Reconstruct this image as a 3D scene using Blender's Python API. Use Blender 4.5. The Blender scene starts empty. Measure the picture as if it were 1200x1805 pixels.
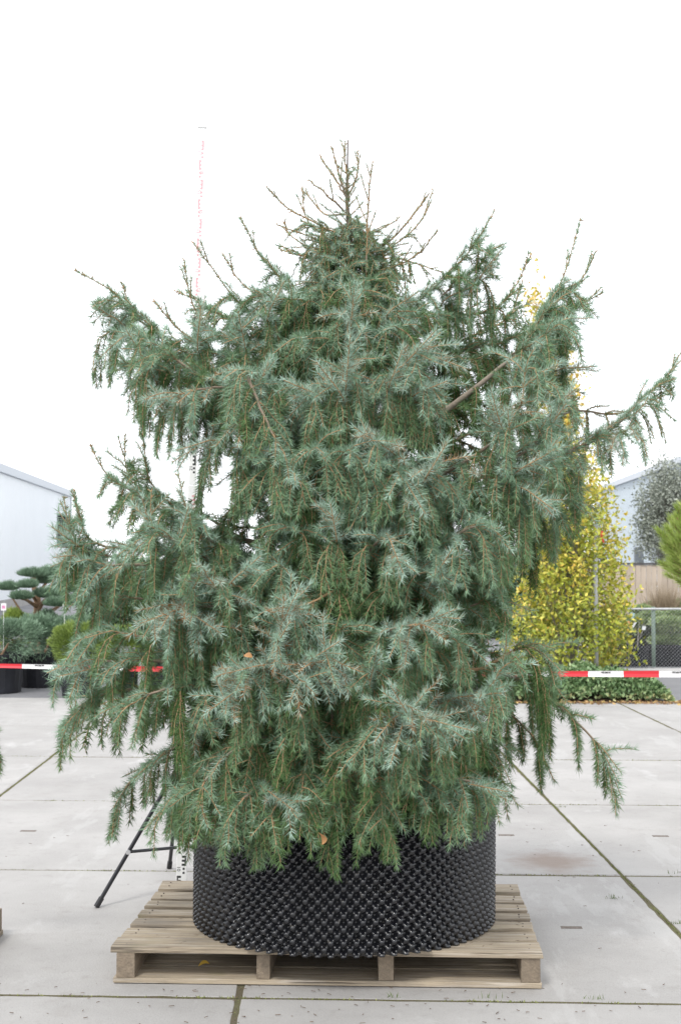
import bpy, bmesh, math, random
import numpy as np
from mathutils import Vector, Matrix

random.seed(7)
RNG = np.random.default_rng(11)
SC = bpy.context.scene
COL = SC.collection
R = math.radians

# ------------------------------------------------------------------ camera
CAM_H = 1.68
PITCH = R(1.86)
FPX = 2530.0                      # focal length in pixels of the 1200x1805 photograph
cam_data = bpy.data.cameras.new("camera")
cam = bpy.data.objects.new("camera", cam_data)
COL.objects.link(cam)
cam.location = (0, 0, CAM_H)
cam.rotation_euler = (R(90) + PITCH, 0, 0)
cam_data.sensor_fit = 'VERTICAL'
cam_data.sensor_height = 36.0
cam_data.lens = 36.0 * FPX / 1805.0
cam_data.clip_start = 0.05
cam_data.clip_end = 2000
cam_data.dof.use_dof = True
cam_data.dof.focus_distance = 5.9
cam_data.dof.aperture_fstop = 7.1
SC.camera = cam

# ------------------------------------------------------------------ sky (bright overcast)
SUN_EL, SUN_AZ = R(52), R(205)     # azimuth measured clockwise from +Y (north)
world = bpy.data.worlds.new("World")
SC.world = world
world.use_nodes = True
nt = world.node_tree
nt.nodes.clear()
wo = nt.nodes.new("ShaderNodeOutputWorld")
bg = nt.nodes.new("ShaderNodeBackground")
bg.inputs["Strength"].default_value = 0.12
sky = nt.nodes.new("ShaderNodeTexSky")
sky.sky_type = 'NISHITA'
sky.sun_disc = False
sky.sun_elevation = SUN_EL
sky.sun_rotation = SUN_AZ
tc = nt.nodes.new("ShaderNodeTexCoord")
noi = nt.nodes.new("ShaderNodeTexNoise")
noi.inputs["Scale"].default_value = 2.2
noi.inputs["Detail"].default_value = 4
ramp = nt.nodes.new("ShaderNodeValToRGB")
ramp.color_ramp.elements[0].color = (9.5, 9.8, 10.3, 1)
ramp.color_ramp.elements[1].color = (12.5, 12.6, 12.9, 1)
mix = nt.nodes.new("ShaderNodeMix")
mix.data_type = 'RGBA'
mix.inputs["Factor"].default_value = 0.93
nt.links.new(tc.outputs["Generated"], noi.inputs["Vector"])
nt.links.new(noi.outputs["Fac"], ramp.inputs["Fac"])
nt.links.new(sky.outputs["Color"], mix.inputs["A"])
nt.links.new(ramp.outputs["Color"], mix.inputs["B"])
nt.links.new(mix.outputs["Result"], bg.inputs["Color"])
nt.links.new(bg.outputs["Background"], wo.inputs["Surface"])

sd = bpy.data.lights.new("sun", 'SUN')
sd.energy = 1.5
sd.angle = R(12)
sd.color = (1.0, 0.97, 0.92)
sun = bpy.data.objects.new("sun", sd)
COL.objects.link(sun)
sv = Vector((math.sin(SUN_AZ) * math.cos(SUN_EL), math.cos(SUN_AZ) * math.cos(SUN_EL), math.sin(SUN_EL)))
sun.rotation_euler = (-sv).to_track_quat('-Z', 'Y').to_euler()
sun.location = (-4, -6, 12)

SC.view_settings.view_transform = 'Standard'
SC.view_settings.look = 'None'
SC.view_settings.gamma = 1
SC.view_settings.use_curve_mapping = False
SC.view_settings.exposure = 0.38
SC.render.engine = 'CYCLES'
SC.cycles.max_bounces = 6
SC.cycles.diffuse_bounces = 4
SC.cycles.glossy_bounces = 3
SC.cycles.transparent_max_bounces = 8

# ------------------------------------------------------------------ helpers
def W(px, py, Y):
    """photograph pixel + distance -> world point"""
    u = (px - 600.0) / FPX
    v = (902.5 - py) / FPX
    y = math.cos(PITCH) - math.sin(PITCH) * v
    z = math.sin(PITCH) + math.cos(PITCH) * v
    t = Y / y
    return np.array([u * t, Y, CAM_H + z * t])

def srgb(r, g, b):
    f = lambda c: (c / 255.0) / 12.92 if c / 255.0 <= 0.04045 else ((c / 255.0 + 0.055) / 1.055) ** 2.4
    return (f(r), f(g), f(b), 1)

def mat(name, col, rough=0.7, var=0.0, scale=8.0, bump=0.0, bscale=60.0, metallic=0.0, spec=0.5,
        col2=None, stretch=(1, 1, 1), attr=None, ramp_cols=None, objvar=0.0, sss=0.0, detail=5):
    m = bpy.data.materials.new(name)
    m.use_nodes = True
    t = m.node_tree
    b = t.nodes["Principled BSDF"]
    b.inputs["Roughness"].default_value = rough
    b.inputs["Metallic"].default_value = metallic
    b.inputs["Specular IOR Level"].default_value = spec
    c4 = tuple(col[:3]) + (1,)
    tcn = t.nodes.new("ShaderNodeTexCoord")
    mp = t.nodes.new("ShaderNodeMapping")
    mp.inputs["Scale"].default_value = stretch
    t.links.new(tcn.outputs["Object"], mp.inputs["Vector"])
    out = None
    if attr:
        a = t.nodes.new("ShaderNodeAttribute")
        a.attribute_name = attr
        rp = t.nodes.new("ShaderNodeValToRGB")
        els = rp.color_ramp.elements
        while len(els) < len(ramp_cols):
            els.new(0.5)
        for e, (p, c) in zip(els, ramp_cols):
            e.position = p
            e.color = tuple(c[:3]) + (1,)
        t.links.new(a.outputs["Fac"], rp.inputs["Fac"])
        out = rp.outputs["Color"]
    if var > 0 or col2 is not None:
        n = t.nodes.new("ShaderNodeTexNoise")
        n.inputs["Scale"].default_value = scale
        n.inputs["Detail"].default_value = detail
        n.inputs["Roughness"].default_value = 0.6
        t.links.new(mp.outputs["Vector"], n.inputs["Vector"])
        rp = t.nodes.new("ShaderNodeValToRGB")
        rp.color_ramp.elements[0].position = 0.3
        rp.color_ramp.elements[1].position = 0.7
        ca = tuple(max(0, c * (1 - var)) for c in col[:3]) + (1,)
        cb = tuple(min(1, c * (1 + var)) for c in col[:3]) + (1,)
        if col2 is not None:
            ca, cb = c4, tuple(col2[:3]) + (1,)
        rp.color_ramp.elements[0].color = ca
        rp.color_ramp.elements[1].color = cb
        t.links.new(n.outputs["Fac"], rp.inputs["Fac"])
        if out is None:
            out = rp.outputs["Color"]
        else:
            mm = t.nodes.new("ShaderNodeMix")
            mm.data_type = 'RGBA'
            mm.inputs["Factor"].default_value = 0.35
            t.links.new(out, mm.inputs["A"])
            t.links.new(rp.outputs["Color"], mm.inputs["B"])
            out = mm.outputs["Result"]
    if objvar > 0:
        oi = t.nodes.new("ShaderNodeObjectInfo")
        mr = t.nodes.new("ShaderNodeMapRange")
        mr.inputs["To Min"].default_value = 1 - objvar
        mr.inputs["To Max"].default_value = 1 + objvar
        t.links.new(oi.outputs["Random"], mr.inputs["Value"])
        hs = t.nodes.new("ShaderNodeHueSaturation")
        t.links.new(mr.outputs["Result"], hs.inputs["Value"])
        if out is None:
            hs.inputs["Color"].default_value = c4
        else:
            t.links.new(out, hs.inputs["Color"])
        out = hs.outputs["Color"]
    if out is None:
        b.inputs["Base Color"].default_value = c4
    else:
        t.links.new(out, b.inputs["Base Color"])
    if bump > 0:
        n = t.nodes.new("ShaderNodeTexNoise")
        n.inputs["Scale"].default_value = bscale
        n.inputs["Detail"].default_value = 6
        t.links.new(mp.outputs["Vector"], n.inputs["Vector"])
        bp = t.nodes.new("ShaderNodeBump")
        bp.inputs["Strength"].default_value = bump
        bp.inputs["Distance"].default_value = 0.01
        t.links.new(n.outputs["Fac"], bp.inputs["Height"])
        t.links.new(bp.outputs["Normal"], b.inputs["Normal"])
    return m

def tag(o, label=None, cat=None, group=None, kind=None):
    if label: o["label"] = label
    if cat: o["category"] = cat
    if group: o["group"] = group
    if kind: o["kind"] = kind
    return o

def empty(name, loc=(0, 0, 0), rz=0.0, **kw):
    o = bpy.data.objects.new(name, None)
    COL.objects.link(o)
    o.location = loc
    o.rotation_euler = (0, 0, rz)
    o.empty_display_size = 0.1
    return tag(o, **kw)

def link(name, me, m, parent=None, **kw):
    o = bpy.data.objects.new(name, me)
    COL.objects.link(o)
    if m is not None and len(me.materials) == 0:
        me.materials.append(m)
    if parent is not None:
        o.parent = parent
    return tag(o, **kw)

class MB:
    """collects simple shapes and links them as one mesh"""
    def __init__(s): s.v = []; s.f = []
    def box(s, x0, x1, y0, y1, z0, z1, jit=0.0):
        n = len(s.v)
        for z in (z0, z1):
            for x, y in ((x0, y0), (x1, y0), (x1, y1), (x0, y1)):
                s.v.append((x + random.uniform(-jit, jit), y + random.uniform(-jit, jit), z + random.uniform(-jit, jit) * .5))
        for q in ((3, 2, 1, 0), (4, 5, 6, 7), (0, 1, 5, 4), (1, 2, 6, 5), (2, 3, 7, 6), (3, 0, 4, 7)):
            s.f.append(tuple(n + i for i in q))
        return s
    def tube(s, pts, rad, sides=8, cap=True):
        pts = [Vector(p) for p in pts]
        if not hasattr(rad, '__len__'): rad = [rad] * len(pts)
        n0 = len(s.v)
        d0 = (pts[-1] - pts[0]).normalized()
        ref = Vector((0, 0, 1)) if abs(d0.z) < 0.9 else Vector((1, 0, 0))
        for i, p in enumerate(pts):
            t = (pts[min(i + 1, len(pts) - 1)] - pts[max(i - 1, 0)]).normalized()
            a = t.cross(ref)
            if a.length < 1e-4: a = t.cross(Vector((0, 1, 0)))
            a.normalize(); b = t.cross(a)
            for k in range(sides):
                an = 2 * math.pi * k / sides
                s.v.append(tuple(p + (a * math.cos(an) + b * math.sin(an)) * rad[i]))
        for i in range(len(pts) - 1):
            for k in range(sides):
                k2 = (k + 1) % sides
                s.f.append((n0 + i * sides + k, n0 + i * sides + k2, n0 + (i + 1) * sides + k2, n0 + (i + 1) * sides + k))
        if cap:
            s.f.append(tuple(n0 + k for k in reversed(range(sides))))
            s.f.append(tuple(n0 + (len(pts) - 1) * sides + k for k in range(sides)))
        return s
    def lathe(s, prof, seg=32, cx=0, cy=0, close=False):
        n0 = len(s.v)
        for r, z in prof:
            for k in range(seg):
                a = 2 * math.pi * k / seg
                s.v.append((cx + r * math.cos(a), cy + r * math.sin(a), z))
        for i in range(len(prof) - 1):
            for k in range(seg):
                k2 = (k + 1) % seg
                s.f.append((n0 + i * seg + k, n0 + i * seg + k2, n0 + (i + 1) * seg + k2, n0 + (i + 1) * seg + k))
        return s
    def poly(s, pts):
        n = len(s.v); s.v += [tuple(p) for p in pts]; s.f.append(tuple(range(n, n + len(pts)))); return s
    def mesh(s, name, smooth=False):
        me = bpy.data.meshes.new(name)
        me.from_pydata([tuple(map(float, p)) for p in s.v], [], s.f)
        me.update()
        if smooth:
            me.polygons.foreach_set("use_smooth", [True] * len(me.polygons))
        return me
    def build(s, name, m, parent=None, smooth=False, bevel=0.0, **kw):
        o = link(name, s.mesh(name, smooth), m, parent, **kw)
        if bevel:
            md = o.modifiers.new("bevel", 'BEVEL'); md.width = bevel; md.segments = 2; md.limit_method = 'ANGLE'
        return o

def np_mesh(name, V, Q, face_attr=None, attr_name='tint', smooth=False):
    """V (n,3) float, Q (m,k) int; quads or triangles"""
    me = bpy.data.meshes.new(name)
    V = np.ascontiguousarray(V, dtype=np.float32)
    Q = np.ascontiguousarray(Q, dtype=np.int32)
    k = Q.shape[1]
    me.vertices.add(len(V)); me.vertices.foreach_set("co", V.ravel())
    me.loops.add(Q.size); me.loops.foreach_set("vertex_index", Q.ravel())
    me.polygons.add(len(Q))
    me.polygons.foreach_set("loop_start", np.arange(0, Q.size, k, dtype=np.int32))
    if smooth:
        me.polygons.foreach_set("use_smooth", np.ones(len(Q), dtype=bool))
    if face_attr is not None:
        a = me.attributes.new(attr_name, 'FLOAT', 'FACE')
        a.data.foreach_set("value", np.ascontiguousarray(face_attr, dtype=np.float32))
    me.update(calc_edges=True)
    return me

def norm(a):
    return a / np.maximum(np.linalg.norm(a, axis=-1, keepdims=True), 1e-9)

def rand_unit(n):
    return norm(RNG.normal(size=(n, 3)))

def leaves_np(P, D, L, Wd, fold=0.0):
    """kite shaped blades: P base (n,3), D direction (n,3), L (n,), Wd (n,)"""
    n = len(P)
    s = norm(np.cross(D, rand_unit(n)))
    up = np.cross(s, D)
    L = L[:, None]; Wd = Wd[:, None]
    mid = P + D * L * 0.45 + up * L * fold
    V = np.stack([P, mid + s * Wd, P + D * L, mid - s * Wd], 1).reshape(-1, 3)
    Q = np.arange(4 * n).reshape(n, 4)
    return V, Q

def polylines_tubes(P, Rr, ref, sides=3):
    """P (N,K,3), Rr (N,K), ref (N,3)"""
    N, K, _ = P.shape
    T = np.empty_like(P)
    T[:, 1:-1] = P[:, 2:] - P[:, :-2]; T[:, 0] = P[:, 1] - P[:, 0]; T[:, -1] = P[:, -1] - P[:, -2]
    T = norm(T)
    rf = ref[:, None, :]
    a = norm(rf - (rf * T).sum(-1, keepdims=True) * T)
    b = np.cross(T, a)
    ang = 2 * np.pi * np.arange(sides) / sides
    ring = P[:, :, None, :] + Rr[:, :, None, None] * (a[:, :, None, :] * np.cos(ang)[None, None, :, None] + b[:, :, None, :] * np.sin(ang)[None, None, :, None])
    V = ring.reshape(-1, 3)
    base = (np.arange(N) * K * sides)[:, None, None]
    i = np.arange(K - 1)[None, :, None] * sides
    k = np.arange(sides)[None, None, :]
    k2 = (k + 1) % sides
    q = np.stack([base + i + k, base + i + k2, base + i + sides + k2, base + i + sides + k], -1).reshape(-1, 4)
    return V, q

def needle_cloud(P, dens, nl, tint, ref, width=0.0011, ang=63, upb=0.35):
    """needles round every polyline: P (N,K,3), dens (N,) per metre, nl (N,) needle length, tint (N,)"""
    N, K, _ = P.shape
    S0 = P[:, :-1].reshape(-1, 3); S1 = P[:, 1:].reshape(-1, 3)
    ln = np.linalg.norm(S1 - S0, axis=1)
    idx = np.repeat(np.arange(N), K - 1)
    last = np.tile(np.arange(K - 1) == K - 2, N)
    cnt = ln * dens[idx] * np.where(last, 1.25, 1.0)
    cnt = np.floor(cnt + RNG.random(len(cnt))).astype(int)
    sel = np.repeat(np.arange(len(S0)), cnt)
    n = len(sel)
    if n == 0: return None
    u = RNG.random(n)[:, None]
    base = S0[sel] + (S1[sel] - S0[sel]) * u
    T = norm(S1[sel] - S0[sel])
    rf = ref[idx[sel]]
    a = norm(rf - (rf * T).sum(-1, keepdims=True) * T)
    b = np.cross(T, a)
    ph = RNG.random(n) * 2 * np.pi
    rad = a * np.cos(ph)[:, None] + b * np.sin(ph)[:, None]
    al = np.radians(RNG.normal(ang, 9, n))
    tipf = (last[sel] & (u[:, 0] > 0.6))
    al = np.where(tipf, al * 0.6, al)[:, None]
    D = T * np.cos(al) + rad * np.sin(al)
    D[:, 2] += upb * (1 - np.abs(T[:, 2]))
    D = norm(D)
    L = nl[idx[sel]] * RNG.uniform(0.75, 1.12, n)
    s = norm(np.cross(D, rand_unit(n)))
    curve = (T * 0.10 - rad * 0.05)
    Lc = L[:, None]
    mid = base + D * Lc * 0.55 - curve * Lc
    tip = base + D * Lc + curve * Lc * 0.6
    w = width * RNG.uniform(0.75, 1.25, n)[:, None]
    b2 = base + D * Lc * 0.10
    V = np.stack([b2 + s * w * 1.15, tip, b2 - s * w * 1.15], 1).reshape(-1, 3)
    Q = np.arange(3 * n).reshape(n, 3)
    tn = np.clip(tint[idx[sel]] + RNG.normal(0, 0.06, n), 0, 1)
    return V, Q, tn

def catmull(pts, n):
    pts = np.array(pts, float)
    if len(pts) == 2:
        t = np.linspace(0, 1, n)[:, None]
        return pts[0] * (1 - t) + pts[1] * t
    P = np.vstack([2 * pts[0] - pts[1], pts, 2 * pts[-1] - pts[-2]])
    out = []
    m = len(pts) - 1
    for q in np.linspace(0, m - 1e-6, n):
        i = int(q); t = q - i
        p0, p1, p2, p3 = P[i], P[i + 1], P[i + 2], P[i + 3]
        out.append(0.5 * ((2 * p1) + (-p0 + p2) * t + (2 * p0 - 5 * p1 + 4 * p2 - p3) * t * t + (-p0 + 3 * p1 - 3 * p2 + p3) * t ** 3))
    return np.array(out)

# ------------------------------------------------------------------ materials
M_concrete = mat("concrete", (0.325, 0.314, 0.303), 0.85, objvar=0.05, bump=0.25, bscale=90, col2=(0.40, 0.388, 0.375), scale=1.6)
def concrete_detail(m):
    """weathering: large soft patches, fine aggregate speckle, pale scuffs"""
    t = m.node_tree
    b = t.nodes["Principled BSDF"]
    src = b.inputs["Base Color"].links[0].from_socket
    tcn = t.nodes.new("ShaderNodeTexCoord")
    geo = t.nodes.new("ShaderNodeNewGeometry")
    def layer(src, scale, p0, p1, colr, fac, stretch=(1, 1, 1), det=6):
        mp = t.nodes.new("ShaderNodeMapping"); mp.inputs["Scale"].default_value = stretch
        t.links.new(geo.outputs["Position"], mp.inputs["Vector"])
        n = t.nodes.new("ShaderNodeTexNoise"); n.inputs["Scale"].default_value = scale; n.inputs["Detail"].default_value = det; n.inputs["Roughness"].default_value = 0.65
        t.links.new(mp.outputs["Vector"], n.inputs["Vector"])
        mr = t.nodes.new("ShaderNodeMapRange")
        mr.inputs["From Min"].default_value = p0; mr.inputs["From Max"].default_value = p1
        mr.inputs["To Min"].default_value = 0; mr.inputs["To Max"].default_value = fac
        t.links.new(n.outputs["Fac"], mr.inputs["Value"])
        mx = t.nodes.new("ShaderNodeMix"); mx.data_type = 'RGBA'
        mx.inputs["B"].default_value = tuple(colr) + (1,)
        t.links.new(mr.outputs["Result"], mx.inputs["Factor"])
        t.links.new(src, mx.inputs["A"])
        return mx.outputs["Result"]
    s = layer(src, 0.9, 0.5, 0.75, (0.25, 0.24, 0.23), 0.5)
    s = layer(s, 3.5, 0.55, 0.8, (0.29, 0.27, 0.25), 0.5)
    s = layer(s, 2.2, 0.60, 0.72, (0.58, 0.575, 0.57), 0.45, (1.0, 0.5, 1))
    s = layer(s, 160, 0.60, 0.72, (0.15, 0.14, 0.13), 0.5, det=2)
    s = layer(s, 240, 0.62, 0.74, (0.58, 0.575, 0.56), 0.5, det=2)
    s = layer(s, 14, 0.56, 0.74, (0.24, 0.225, 0.21), 0.35)
    s = layer(s, 1.3, 0.58, 0.62, (0.47, 0.465, 0.455), 0.28, (3.0, .6, 1))
    # one brown rust puddle mark on the yard to the right of the pot
    sep = t.nodes.new("ShaderNodeVectorMath"); sep.operation = 'SUBTRACT'
    sep.inputs[1].default_value = (1.17, 8.02, 0)
    t.links.new(geo.outputs["Position"], sep.inputs[0])
    sc_ = t.nodes.new("ShaderNodeVectorMath"); sc_.operation = 'MULTIPLY'; sc_.inputs[1].default_value = (4.2, 3.2, 1)
    t.links.new(sep.outputs[0], sc_.inputs[0])
    ln = t.nodes.new("ShaderNodeVectorMath"); ln.operation = 'LENGTH'
    t.links.new(sc_.outputs[0], ln.inputs[0])
    nn = t.nodes.new("ShaderNodeTexNoise"); nn.inputs["Scale"].default_value = 9; nn.inputs["Detail"].default_value = 5
    t.links.new(geo.outputs["Position"], nn.inputs["Vector"])
    ad = t.nodes.new("ShaderNodeMath"); ad.operation = 'MULTIPLY_ADD'; ad.inputs[1].default_value = 1.1
    t.links.new(nn.outputs["Fac"], ad.inputs[0]); t.links.new(ln.outputs["Value"], ad.inputs[2])
    mr = t.nodes.new("ShaderNodeMapRange")
    mr.inputs["From Min"].default_value = 1.65; mr.inputs["From Max"].default_value = 0.9
    mr.inputs["To Min"].default_value = 0; mr.inputs["To Max"].default_value = 0.85
    t.links.new(ad.outputs[0], mr.inputs["Value"])
    mx = t.nodes.new("ShaderNodeMix"); mx.data_type = 'RGBA'
    mx.inputs["B"].default_value = (0.23, 0.18, 0.15, 1)
    t.links.new(mr.outputs["Result"], mx.inputs["Factor"]); t.links.new(s, mx.inputs["A"])
    t.links.new(mx.outputs["Result"], b.inputs["Base Color"])
concrete_detail(M_concrete)
M_joint = mat("joint_moss_and_dirt", (0.11, 0.085, 0.06), 1.0, scale=5, col2=(0.13, 0.125, 0.06), bump=0.8, bscale=200)
M_asphalt = mat("asphalt", (0.20, 0.20, 0.21), 0.9, var=0.18, scale=0.8, bump=0.3, bscale=120)
M_wood = mat("pallet_wood", (0.40, 0.33, 0.235), 0.85, scale=9, col2=(0.29, 0.24, 0.18), stretch=(0.35, 5, 5), bump=0.5, bscale=25, objvar=0.13)
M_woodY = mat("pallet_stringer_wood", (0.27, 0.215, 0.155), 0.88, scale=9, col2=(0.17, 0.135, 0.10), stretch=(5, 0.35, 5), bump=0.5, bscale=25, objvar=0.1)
def weather_wood(m, st):
    t = m.node_tree; b = t.nodes["Principled BSDF"]
    src = b.inputs["Base Color"].links[0].from_socket
    tcn = t.nodes.new("ShaderNodeTexCoord")
    oi = t.nodes.new("ShaderNodeObjectInfo")
    def layer(src, scale, stretch, p0, p1, c, fac, det=5):
        mp = t.nodes.new("ShaderNodeMapping"); mp.inputs["Scale"].default_value = stretch
        t.links.new(tcn.outputs["Object"], mp.inputs["Vector"])
        cb = t.nodes.new("ShaderNodeCombineXYZ"); mu = t.nodes.new("ShaderNodeMath"); mu.operation = 'MULTIPLY'; mu.inputs[1].default_value = 37
        t.links.new(oi.outputs["Random"], mu.inputs[0])
        for k in range(3): t.links.new(mu.outputs[0], cb.inputs[k])
        t.links.new(cb.outputs[0], mp.inputs["Location"])
        n = t.nodes.new("ShaderNodeTexNoise"); n.inputs["Scale"].default_value = scale; n.inputs["Detail"].default_value = det
        t.links.new(mp.outputs[0], n.inputs["Vector"])
        mr = t.nodes.new("ShaderNodeMapRange"); mr.inputs["From Min"].default_value = p0; mr.inputs["From Max"].default_value = p1
        mr.inputs["To Max"].default_value = fac
        t.links.new(n.outputs["Fac"], mr.inputs["Value"])
        mx = t.nodes.new("ShaderNodeMix"); mx.data_type = 'RGBA'; mx.inputs["B"].default_value = tuple(c) + (1,)
        t.links.new(mr.outputs[0], mx.inputs["Factor"]); t.links.new(src, mx.inputs["A"])
        return mx.outputs["Result"]
    x, y = st
    s_ = layer(src, 14, (x * .12, y * .12, 1) if False else (.25 if x else 4, 4 if x else .25, 4), .5, .72, (.55, .50, .43), .8)      # pale worn streaks
    s_ = layer(s_, 22, (.15 if x else 5, 5 if x else .15, 5), .56, .68, (.085, .065, .045), .85)                                        # dark grain and cracks
    s_ = layer(s_, 2.6, (1, 1, 1), .52, .72, (.15, .132, .11), .7)                                                                  # damp grey patches
    s_ = layer(s_, 5.0, (1, 1, 1), .62, .75, (.20, .19, .09), .45)                                                                   # green algae
    t.links.new(s_, b.inputs["Base Color"])
weather_wood(M_wood, (1, 0))
M_pot = mat("black_pot_plastic", (0.005, 0.0055, 0.008), 0.17, spec=0.75, var=0.3, scale=12, bump=0.08, bscale=80)
def dusty(m):
    t = m.node_tree; b = t.nodes["Principled BSDF"]
    g = t.nodes.new("ShaderNodeNewGeometry")
    n = t.nodes.new("ShaderNodeTexNoise"); n.inputs["Scale"].default_value = 3.5; n.inputs["Detail"].default_value = 7
    t.links.new(g.outputs["Position"], n.inputs["Vector"])
    mr = t.nodes.new("ShaderNodeMapRange"); mr.inputs["From Min"].default_value = .35; mr.inputs["From Max"].default_value = .7
    mr.inputs["To Min"].default_value = .13; mr.inputs["To Max"].default_value = .34
    t.links.new(n.outputs["Fac"], mr.inputs["Value"]); t.links.new(mr.outputs[0], b.inputs["Roughness"])
    n2 = t.nodes.new("ShaderNodeTexNoise"); n2.inputs["Scale"].default_value = 70; n2.inputs["Detail"].default_value = 3
    t.links.new(g.outputs["Position"], n2.inputs["Vector"])
    m2 = t.nodes.new("ShaderNodeMapRange"); m2.inputs["From Min"].default_value = .62; m2.inputs["From Max"].default_value = .72; m2.inputs["To Max"].default_value = .5
    t.links.new(n2.outputs["Fac"], m2.inputs["Value"])
    mx = t.nodes.new("ShaderNodeMix"); mx.data_type = 'RGBA'; mx.inputs["B"].default_value = (.12, .11, .095, 1)
    t.links.new(m2.outputs[0], mx.inputs["Factor"]); t.links.new(b.inputs["Base Color"].links[0].from_socket, mx.inputs["A"])
    t.links.new(mx.outputs["Result"], b.inputs["Base Color"])
dusty(M_pot)
M_potfar = mat("black_tub_plastic", (0.018, 0.019, 0.024), 0.45, spec=0.4, var=0.4, scale=5, bump=0.1, bscale=20)
M_soil = mat("potting_soil", (0.045, 0.03, 0.02), 1.0, var=0.5, scale=40, bump=1.0, bscale=60)
M_metalblack = mat("black_tripod_metal", (0.022, 0.022, 0.026), 0.35, spec=0.5, var=0.3, scale=30)
M_staff = mat("white_staff_face", (0.88, 0.88, 0.87), 0.45, var=0.03, scale=20)
M_staffback = mat("staff_aluminium", (0.55, 0.55, 0.56), 0.4, metallic=0.7, var=0.05)
M_inkb = mat("black_ink", (0.02, 0.02, 0.022), 0.5, var=0.2)
M_inkr = mat("flare_paled_red_ink", (0.80, 0.42, 0.45), 0.5, var=0.1)  # red paled to pink: flare from the bright sky put into the colour
M_bark = mat("spruce_bark", (0.20, 0.15, 0.11), 0.9, attr='tint',
             ramp_cols=[(0.0, (0.30, 0.26, 0.21)), (0.5, (0.33, 0.21, 0.115)), (1.0, (0.60, 0.37, 0.18))], var=0.25, scale=40, bump=0.4, bscale=70)
M_needle = mat("spruce_needles", (0.1, 0.15, 0.1), 0.6, attr='tint', spec=0.22,
               ramp_cols=[(0.0, (0.060, 0.122, 0.032)), (0.35, (0.135, 0.228, 0.088)), (0.7, (0.255, 0.385, 0.262)), (0.93, (0.46, 0.605, 0.52)), (0.97, (0.34, 0.17, 0.07)), (1.0, (0.34, 0.17, 0.07))])

# ================================================================== SETTING: yard
big = MB(); big.poly([(-500, -40, -0.03), (500, -40, -0.03), (500, 900, -0.03), (-500, 900, -0.03)])
big.build("ground", M_asphalt, kind="structure")

GROT = R(-2.6)
GC = np.array([-0.39, 5.55])                       # a joint crossing
SX, SY = 1.93, 2.2
SHEAR = -0.066
def g2w(x, y):
    c, s = math.cos(GROT), math.sin(GROT)
    x = x + SHEAR * y
    return GC[0] + c * x - s * y, GC[1] + s * x + c * y

yard = empty("concrete_yard", (GC[0], GC[1], 0), GROT, kind="structure")
NI0, NI1, NJ0, NJ1 = -5, 6, -2, 6
jf = MB()
x0, x1 = NI0 * SX, NI1 * SX; y0, y1 = NJ0 * SY, NJ1 * SY - 1.5
nx, ny = 2, 2
jf.box(x0, x1, y0, y1, -0.13, -0.003)
jf.build("joint_filling", M_joint, yard, kind="structure")

def slab_mesh(w, d):
    """slab with worn, slightly ragged arrises"""
    def ring(inset, z, jit, rs):
        pts = []
        n = 26
        cs = [(-w / 2 + inset, -d / 2 + inset), (w / 2 - inset, -d / 2 + inset), (w / 2 - inset, d / 2 - inset), (-w / 2 + inset, d / 2 - inset)]
        for i in range(4):
            a, b = cs[i], cs[(i + 1) % 4]
            for k in range(n):
                t = k / n
                x = a[0] * (1 - t) + b[0] * t; y = a[1] * (1 - t) + b[1] * t
                j = rs.normal(0, jit)
                if rs.random() < 0.03: j = abs(j) * 2.5 + 0.003
                dx, dy = (0, j) if i == 0 else (-j, 0) if i == 1 else (0, -j) if i == 2 else (j, 0)
                pts.append((x + dx, y + dy, z))
        return pts
    rs = RNG
    r1 = ring(0.010, 0.0, 0.0018, rs); r2 = ring(0.0, -0.007, 0.0016, rs); r3 = ring(0.0, -0.12, 0.0, rs)
    n = len(r1)
    v = [(x + SHEAR * y, y, z) for x, y, z in r1 + r2 + r3]
    f = [tuple(range(n))]
    for k in range(n):
        k2 = (k + 1) % n
        f.append((k, n + k, n + k2, k2)); f.append((n + k, 2 * n + k, 2 * n + k2, n + k2))
    me = bpy.data.meshes.new("concrete_slab")
    me.from_pydata(v, [], f); me.update()
    return me
GX, GY = 0.014, 0.014
slab_meshes = [slab_mesh(SX - GX, SY - GY) for _ in range(4)]
last_meshes = [slab_mesh(SX - GX, SY - 1.5 - GY)]
slot = MB().box(-0.048, 0.048, -0.02, 0.02, -0.01, 0.0012).mesh("lifting_slot")  # solid plate, no hole: the recess's shade is painted as its dark colour
M_slot = mat("slot_shade_and_rust", (0.15, 0.125, 0.105), 0.9, var=0.4, scale=60)
slot.materials.append(M_slot)
for me in slab_meshes + last_meshes: me.materials.append(M_concrete)
for j in range(NJ0, NJ1):
    for i in range(NI0, NI1):
        lastrow = j == NJ1 - 1
        o = bpy.data.objects.new("concrete_slab", last_meshes[0] if lastrow else random.choice(slab_meshes))
        COL.objects.link(o); o.parent = yard
        dd = SY - 1.5 if lastrow else SY
        o.location = ((i + .5) * SX + SHEAR * (j * SY + dd / 2), j * SY + dd / 2, random.uniform(-0.0025, 0.0025))
        o.rotation_euler = (random.gauss(0, 0.0004), random.gauss(0, 0.0004), 0)
        if j in (-1, 0, 1):
            for s in (-1, 1):
                c = bpy.data.objects.new("lifting_slot", slot); COL.objects.link(c); c.parent = o
                c.location = (s * 0.5, random.uniform(-.02, .02), 0)

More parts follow.
